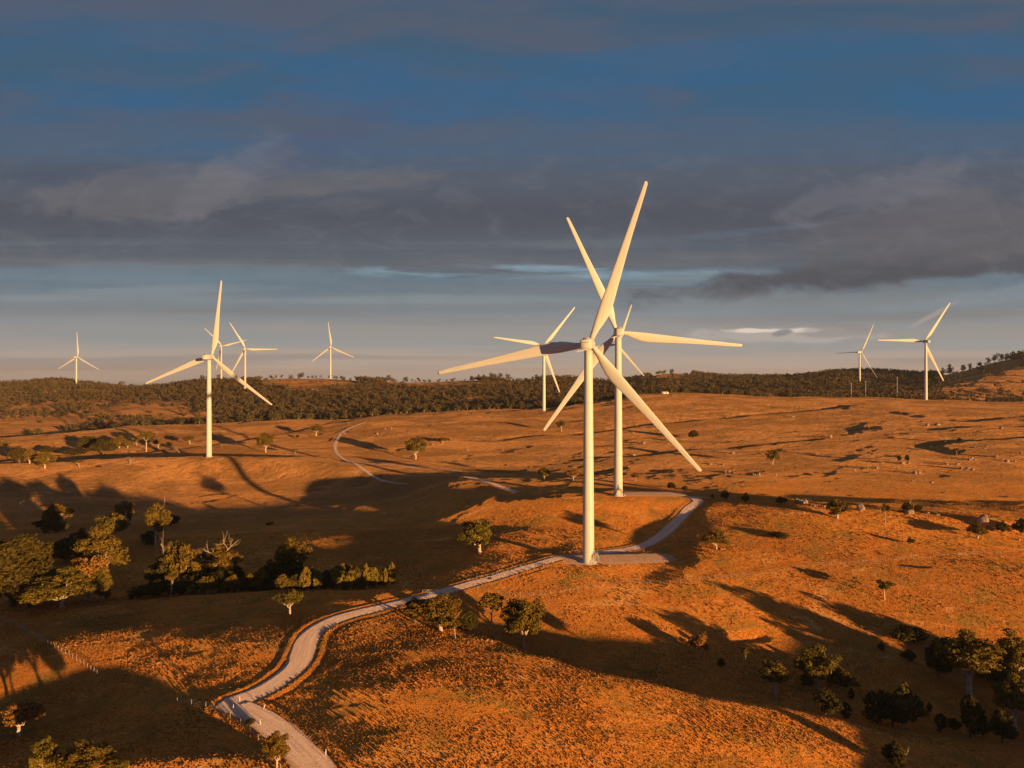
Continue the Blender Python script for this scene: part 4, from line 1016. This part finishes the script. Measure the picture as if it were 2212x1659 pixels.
# ---------------------------------------------------------------- fences
def fence(name, pts, step, label, ph=1.25, wires=(1.1, .75, .4), posts=100, lean=.03):
    P = spline([sight(a, b) for a, b in pts], .5); s = np.concatenate([[0], np.cumsum(np.hypot(*np.diff(P, axis=0).T))])
    n = min(posts, int(s[-1]/step)); ss = np.linspace(0, s[-1], n+1)
    X = np.interp(ss, s, P[:, 0]); Y = np.interp(ss, s, P[:, 1]); Z = ground_h(X, Y)
    t = empty(name, (X[0], Y[0], Z[0]), 0, label, 'fence'); o = np.array([X[0], Y[0], Z[0]])
    pm = MB().tube([(0, 0, -.3), (0, 0, ph)], [.065, .055], 6).mesh('post', M['wood'])
    rg = random.Random(len(pts))
    for i in range(n+1):
        q_ = link(bpy.data.objects.new('post', pm), t); q_.location = (X[i]-o[0], Y[i]-o[1], Z[i]-o[2]); q_.rotation_euler = (rg.uniform(-lean, lean), rg.uniform(-lean, lean), rg.uniform(0, 3)); q_.scale.z = rg.uniform(.9, 1.1)
    for w in wires:
        MB().tube([(X[i]-o[0], Y[i]-o[1], Z[i]-o[2]+w) for i in range(n+1)], .012, 3).build('wire', M['steel'], t)
    return t
fence('paddock_fence', [(0, 1339), (25, 1350), (84, 1382.6), (137, 1410), (185, 1439), (210, 1459)], 2.1, 'post and wire fence running down the slope at the left edge')
fence('roadside_fence', [(383, 1519), (451, 1535), (492, 1555), (535, 1584), (564, 1608), (591, 1637), (606, 1659)], 4.0, 'post and wire fence below the road bend at the bottom')
fence('hillside_fence', [(990, 1281), (1024.5, 1276), (1130, 1288), (1224.6, 1278), (1300, 1268), (1386, 1261), (1475, 1258.6), (1592, 1246), (1668.6, 1239), (1772, 1223), (1981.6, 1208), (2083, 1198), (2163, 1197)], 3.6, 'long post and wire fence crossing the orange hillside at the right')


# white gate lying open beside the road
def gate():
    x, y, z = at(928, 1285); t = empty('farm_gate', (x, y, z), math.radians(4), 'white metal farm gate with crossed braces standing open beside the road', 'gate')
    w = 4.4; h = 1.15
    m = MB()
    for zz in (.2, h): m.tube([(-w/2, 0, zz), (w/2, 0, zz)], .05, 6)
    for xx in (-w/2, w/2): m.tube([(xx, 0, .2), (xx, 0, h)], .05, 6)
    m.build('gate_frame', M['whitepost'], t)
    m = MB(); m.bar((-w/2, 0, .2), (0, 0, h), .03); m.bar((0, 0, h), (w/2, 0, .2), .03); m.bar((-w/4, 0, .65), (w/4, 0, .65), .025); m.build('brace', M['whitepost'], t)
    MB().tube([(w/2+.15, 0, -.3), (w/2+.15, 0, 1.45)], .11, 8).build('post', M['whitepost'], t)
gate()
# roadside guide posts
GP = [(517.6, 1517, 'white guide post on the inside of the sharp road bend', 0), (504, 1538, 'white guide post at the outer edge just below the sharp road bend', 0), (568.6, 1536, 'leaning white guide post on the bank right of the sharp road bend', .35),
      (562, 1571, 'white guide post on the left road edge near the bottom gum', 0), (703.7, 1628, 'white guide post on the right road edge at the bottom', 0), (1151, 1225, 'white guide post on the road edge left of the nearest tower', 0), (1194.6, 1217, 'small white guide post closest to the nearest tower', 0),
      (983, 1283, 'short pale post on the road edge right of the gate', 0)]
pm = MB().box((0, 0, .55), (.16, .05, 1.2)).mesh('post', M['whitepost']); rm = MB().box((0, -.032, .98), (.1, .012, .14)).mesh('reflector', M['reflector'])
for sx, sy, lb, ln in GP:
    x, y, z = at(sx, sy); t = empty('guide_post', (x, y, z), 0, lb, 'guide post', 'white guide posts along the road'); t.rotation_euler.y = ln
    link(bpy.data.objects.new('post', pm), t); link(bpy.data.objects.new('reflector', rm), t)
# ---------------------------------------------------------------- boulders
def boulder_mesh(seed, flat=.7):
    import bmesh
    bm = bmesh.new(); bmesh.ops.create_icosphere(bm, subdivisions=3, radius=1); rng = np.random.RandomState(seed)
    ax = rng.normal(size=(7, 3)); ax /= np.linalg.norm(ax, axis=1)[:, None]; cut = rng.uniform(.55, .9, 7)
    for v in bm.verts:
        p = np.array(v.co)
        for a, c in zip(ax, cut):
            d = p.dot(a)
            if d > c: p = p-a*(d-c)*.85
        p = p*(1+.05*math.sin(p[0]*5+seed)+.04*math.sin(p[1]*7+p[2]*5)); v.co = (p[0], p[1]*.85, p[2]*flat)
    me = bpy.data.meshes.new('boulder'); bm.to_mesh(me); bm.free(); me.materials.append(M['rock']); me.polygons.foreach_set('use_smooth', [True]*len(me.polygons)); return me
BM = [boulder_mesh(i, f) for i, f in ((1, .75), (2, .95), (3, .6), (4, .8))]
_bc = [0]
def boulder(sx, sy, w, h, label, group=None):
    i = _bc[0]; _bc[0] += 1; x, y, z = at(sx, sy); s = w/2.4/K*y; hz = h/K*y*.52
    o = link(bpy.data.objects.new('boulder', BM[i % 4])); o.location = (x, y, z+hz*.45); o.scale = (s, s, hz/.75); o.rotation_euler.z = i*1.7
    return tag(o, label, 'boulder', group)
def zc(a, b, ox, oy): return ((ox+a/2.765)/1.8517, (oy+b/2.765)/1.8517)
boulder(2126, 1134, 34, 30, 'big round boulder behind the low spreading tree at the right edge')
boulder(*zc(397, 1495, 3300, 1500), 24, 19, 'large pale boulder alone on the crest right of the leaning tree')
boulder(*zc(940, 1530, 3300, 1500), 22, 14, 'square boulder at the foot of the white dead trunk')
boulder(*zc(200, 758, 2500, 1500), 12, 7, 'squarish pale boulder on the plain just right of the second tower')
boulder(*zc(1485, 1112, 2500, 1500), 7, 8, 'upright pale boulder below the flat-topped gum on the plain')
boulder(*zc(1670, 1118, 2500, 1500), 5, 7, 'small upright boulder right of the upright pale boulder')
boulder(*zc(332, 1062, 3300, 1500), 6, 7, 'single boulder with a bright face in the middle of the plain')
boulder(1315, 1230, 8, 6, 'pale stone in the grass at the edge of the lit slope below the crane pad')
boulder(2201, 1167, 9, 5, 'flat stone in the grass at the right frame edge')
for a, b, w, h in [(1905, 1420, 12, 14), (1925, 1412, 12, 14), (1950, 1425, 10, 12), (1975, 1430, 10, 10), (2000, 1418, 12, 12), (2030, 1410, 12, 9)]:
    boulder(*zc(a, b, 2500, 1500), w, h, 'boulder in the tight heap on the crest left of the leaning tree', 'heap of boulders on the crest')
for a, b, w, h in [(2100, 1448, 8, 5), (2125, 1450, 8, 5), (2150, 1452, 7, 5), (2180, 1458, 8, 5), (2205, 1460, 8, 5)]:
    boulder(*zc(a, b, 2500, 1500), w, h, 'small dark-faced boulder in the short line beside the leaning tree', 'line of stones by the leaning tree')
rest = [(90, 645, 5, 5, 0), (95, 895, 6, 7, 0), (470, 722, 12, 6, 0), (475, 760, 7, 4, 0), (495, 720, 8, 5, 0), (1115, 475, 7, 4, 0), (1855, 465, 8, 5, 0), (1190, 870, 10, 6, 0), (940, 990, 12, 4, 0), (1080, 995, 9, 4, 0), (1105, 1078, 10, 4, 0), (1150, 1075, 10, 5, 0), (1200, 1086, 10, 4, 0),
        (1420, 1108, 5, 6, 0), (1440, 1112, 5, 6, 0), (1930, 862, 7, 5, 0), (2120, 878, 12, 3, 0), (60, 692, 9, 7, 1), (480, 578, 9, 3, 1), (1137, 562, 10, 8, 1), (1250, 556, 14, 6, 1), (1215, 552, 7, 4, 1), (1945, 595, 11, 7, 1), (2035, 428, 8, 4, 1), (1325, 755, 6, 6, 1), (1275, 750, 4, 4, 1), (1195, 785, 8, 5, 1), (1168, 800, 6, 4, 1),
        (1655, 800, 7, 4, 1), (1760, 815, 6, 4, 1), (1790, 795, 8, 3, 1), (2165, 868, 7, 5, 1), (1895, 905, 8, 6, 1), (1600, 940, 10, 6, 1), (1625, 930, 8, 8, 1), (1655, 942, 7, 5, 1), (2012, 965, 14, 8, 1), (2100, 960, 7, 5, 1), (1350, 992, 8, 5, 1), (1465, 992, 10, 6, 1), (1505, 1042, 9, 8, 1), (1580, 1045, 14, 8, 1), (1625, 1048, 14, 5, 1),
        (625, 968, 16, 3, 1), (850, 985, 10, 8, 1), (870, 985, 9, 8, 1), (915, 982, 7, 6, 1), (930, 982, 7, 6, 1), (548, 1032, 7, 6, 1), (572, 1034, 7, 6, 1), (590, 1034, 6, 5, 1), (470, 1034, 6, 4, 1), (808, 1042, 7, 4, 1), (985, 1095, 15, 8, 1), (1043, 1088, 8, 7, 1), (968, 1178, 5, 6, 1), (1178, 1194, 10, 5, 1), (1885, 780, 4, 4, 1),
        (830, 1508, 12, 5, 1), (870, 1512, 8, 5, 1), (1130, 1532, 12, 6, 1), (1240, 1548, 12, 4, 1), (610, 1492, 9, 5, 1), (850, 272, 4, 3, 1), (1325, 288, 6, 4, 1)]
for a, b, w, h, k in rest:
    sx, sy = zc(a, b, 3300 if k else 2500, 1500)
    boulder(sx, sy, w, h, 'pale granite stone scattered on the open plain at the right', 'granite stones on the open plain')
for sx, sy, w, h in [(285, 976, 16, 3), (845, 926, 5, 5), (832, 927, 4, 4), (935, 962, 9, 3), (1010, 972, 7, 3), (756, 931, 5, 3), (744, 936, 8, 3), (815, 938, 7, 4), (1085, 973, 6, 3)]:
    boulder(sx, sy, w, h, 'pale stone lying on the orange slopes left of the towers', 'stones on the left slopes')
for sx, sy, w, h in [(1040, 1382, 7, 5), (1052, 1384, 8, 5), (1062, 1386, 7, 5), (1072, 1383, 8, 6), (1030, 1378, 6, 5)]:
    boulder(sx, sy, w, h, 'stone in the small rubble pile at the edge of the gully', 'rubble at the edge of the gully')
rg = random.Random(9)
for i in range(26):
    f = i/25; sx = 1010+f*140+rg.uniform(-4, 4); sy = 1262-f*38+rg.uniform(-5, 1)-4
    boulder(sx, sy, rg.uniform(3, 6.5), rg.uniform(2.5, 4), 'loose stone along the road bank between the gate and the nearest tower', 'stones on the road bank')
# ---------------------------------------------------------------- logs, cattle, shed, poles
def log(sx, sy, L_, ang, label, r=.22):
    x, y, z = at(sx, sy); t = empty('fallen_log', (x, y, z), math.radians(ang), label, 'log')
    m = MB(); P = [(i*L_/6, .25*math.sin(i*1.3), r+.10*math.sin(i*2.0)) for i in range(7)]; m.tube(P, np.linspace(r, r*.45, 7), 7); m.tube([P[4], (P[4][0]+.9, .5, r+.9)], [.1, .04], 5); m.tube([P[5], (P[5][0]+1.0, -.2, r+.7)], [.08, .03], 5); m.build('log', M['dead'], t, True)
log(1556, 1188, 8.5, 12, 'pale fallen branch lying right of the white-trunked gum by the road bend', .14)
log(469, 997, 5, 20, 'dark fallen log on the hilltop just right of the left tower')
log(262, 976, 6, 5, 'pale log on the grass below the grove')
def cow(x, y, rz, label):
    z = gh(x, y); t = empty('cow', (x, y, z), rz, label, 'cow', 'black cattle grazing')
    m = MB(); secs = [(-1.05, .12, .95), (-.95, .34, .98), (-.4, .40, .96), (.3, .40, .93), (.8, .34, 1.0), (1.05, .2, 1.1), (1.4, .16, .85), (1.6, .17, .55), (1.85, .09, .32)]
    P = [(a, 0, c) for a, b, c in secs]; m.tube(P, [b for a, b, c in secs], 10)
    for lx, ly in ((-.8, .2), (-.8, -.2), (.7, .2), (.7, -.2)): m.tube([(lx, ly, .8), (lx+.04, ly, .4), (lx, ly, 0)], [.12, .07, .06], 6)
    m.tube([(-1.1, 0, 1.1), (-1.25, 0, .8), (-1.22, 0, .4)], .03, 4)
    for s in (-1, 1): m.tube([(1.5, s*.12, .82), (1.45, s*.32, .85)], [.05, .02], 4)
    m.build('body', M['hide'], t, True)
for sx, sy, r, lb in [(211, 1010, .3, 'left one of two black cows on the shadow line below the grove'), (217, 1009.5, 2.8, 'right one of two black cows on the shadow line below the grove'), (1967, 930.5, .5, 'single black cow on the far plain left of the rocky hollow')]:
    x, y, z = at(sx, sy); cow(x, y, r, lb)
def shed():
    x, y, z = at(1436, 851); t = empty('shed', (x, y, z), .1, 'small white shed on the ridge crest right of the towers', 'shed')
    m = MB(); w, d, h = 8.5, 5, 2.6
    m.add([(-w/2, -d/2, 0), (w/2, -d/2, 0), (w/2, d/2, 0), (-w/2, d/2, 0), (-w/2, -d/2, h), (w/2, -d/2, h), (w/2, d/2, h), (-w/2, d/2, h), (-w/2, 0, h+.9), (w/2, 0, h+.9)],
          [(0, 1, 5, 4), (2, 3, 7, 6), (3, 0, 4, 7), (1, 2, 6, 5), (4, 7, 8), (5, 9, 6)]).build('wall', M['shed'], t)
    m = MB()
    for s in (-1, 1): m.add([(-w/2-.3, s*(d/2+.35), h-.1), (w/2+.3, s*(d/2+.35), h-.1), (w/2+.3, 0, h+.98), (-w/2-.3, 0, h+.98)], [(0, 1, 2, 3)])
    m.build('roof', M['steel'], t); MB().box((1.2, -d/2-.03, 1.05), (1.1, .05, 2.1)).build('door', M['dark'], t)
shed()
for sx, top, bot, lb in [(1938, 814, 830, 'tall pale pole in the woods left of the right-hand turbine'), (1870, 823, 832, 'short pale pole just right of the thin-bladed turbine foot'), (1839, 827, 835, 'shortest pale pole left of the thin-bladed turbine foot')]:
    Y = 1300.0; X = (sx-1106)/K*Y; z = gh(X, Y); zt = -(top-810)/K*Y
    t = empty('pole', (X, Y, z), 0, lb, 'pole'); MB().tube([(0, 0, -1), (0, 0, zt-z)], .28, 8).build('mast', M['whitepost'], t); MB().box((0, 0, zt-z-1.2), (2.2, .3, .3)).build('crossarm', M['whitepost'], t)
# dam
x, y, z = at(1986, 1224); th = np.linspace(0, 2*math.pi, 28, endpoint=False)
V = [[x, y, z+.10]]+[[x+5*math.cos(a)*(1+.15*math.sin(3*a)), y+3*math.sin(a), z+.10] for a in th]
tag(link(bpy.data.objects.new('pond', np_mesh('pond', V, np.array([[0, 1+i, 1+(i+1) % 28] for i in range(28)]), M['water']))), 'small dark farm dam on the orange slope', kind='structure')
# ---------------------------------------------------------------- dry grass tufts over the near slopes
def tufts():
    rng = np.random.RandomState(3)
    def field(n, y0, y1, um):
        Y = np.sqrt(rng.uniform(y0*y0, y1*y1, n)); return rng.uniform(-um, um, n)*Y, Y
    a = field(120000, 98, 215, .86); b = field(42000, 215, 360, .80)
    X = np.concatenate([a[0], b[0]]); Y = np.concatenate([a[1], b[1]])
    d = np.full(len(X), 99.0)
    for r in ROADS[:1]: d = np.minimum(d, near_line(X, Y, r.P, r.z)[0]-r.w/2)
    for p in PADS:
        u, v = pad_uv(X, Y, p); d = np.minimum(d, np.hypot(np.maximum(np.abs(u)-p[2], 0), np.maximum(np.abs(v)-p[3], 0)))
    for (px_, Yb, zb) in TURB_BASE: d = np.minimum(d, np.hypot(X-(px_-CX)/F*Yb, Y-Yb)-4)
    k = (d > .4) & (vnoise(X/9, Y/9, 31)+rng.uniform(-.6, .6, len(X)) > -.35); X = X[k]; Y = Y[k]; Z = ground_h(X, Y)
    n = len(X); B = 9; h = rng.uniform(.07, .19, n)*(1+.5*(Y > 215))*(1+.5*np.clip(vnoise(X/14, Y/14, 33), -.6, 1)); w = h*rng.uniform(.7, 1.2, n)
    th = rng.uniform(0, 6.283, (n, B)); rr = rng.uniform(.1, 1, (n, B))*w[:, None]; hh = h[:, None]*rng.uniform(.55, 1.1, (n, B)); bw = (.10+.10*rng.uniform(size=(n, B)))*(1+.6*(Y > 215))[:, None]
    bx = X[:, None]+np.cos(th)*rr*.5; by = Y[:, None]+np.sin(th)*rr*.5; ph = rng.uniform(0, 3.14, (n, B))
    v0 = np.stack([bx-np.cos(ph)*bw, by-np.sin(ph)*bw, np.repeat(Z[:, None]-.05, B, 1)], -1); v1 = np.stack([bx+np.cos(ph)*bw, by+np.sin(ph)*bw, np.repeat(Z[:, None]-.05, B, 1)], -1)
    v2 = np.stack([bx+np.cos(th)*rr*.8, by+np.sin(th)*rr*.8, Z[:, None]+hh], -1)
    V = np.stack([v0, v1, v2], 2).reshape(-1, 3)
    tag(link(bpy.data.objects.new('dry_grass', np_mesh('dry_grass', V, np.arange(len(V)).reshape(-1, 3), M['grass']))), 'dry straw-coloured tufts covering the near slopes', kind='stuff')
tufts()
# ---------------------------------------------------------------- thin haze round the whole scene
def haze():
    x0, x1, y0, y1, z0, z1 = -17000, 17000, -700, 17500, -430, 130
    m = MB().box(((x0+x1)/2, (y0+y1)/2, (z0+z1)/2), (x1-x0, y1-y0, z1-z0))
    mt = bpy.data.materials.new('haze'); mt.use_nodes = True; nt = mt.node_tree; nt.nodes.clear(); g = G(nt)
    v = g.n('ShaderNodeVolumePrincipled'); v.inputs['Color'].default_value = (.90, .86, .84, 1); v.inputs['Density'].default_value = HAZE; v.inputs['Anisotropy'].default_value = .2
    o = g.n('ShaderNodeOutputMaterial'); nt.links.new(v.outputs[0], o.inputs['Volume']); mt.cycles.homogeneous_volume = True
    tag(m.build('haze', mt), 'thin warm haze over the hills', kind='stuff')
HAZE = 0.00004
haze()
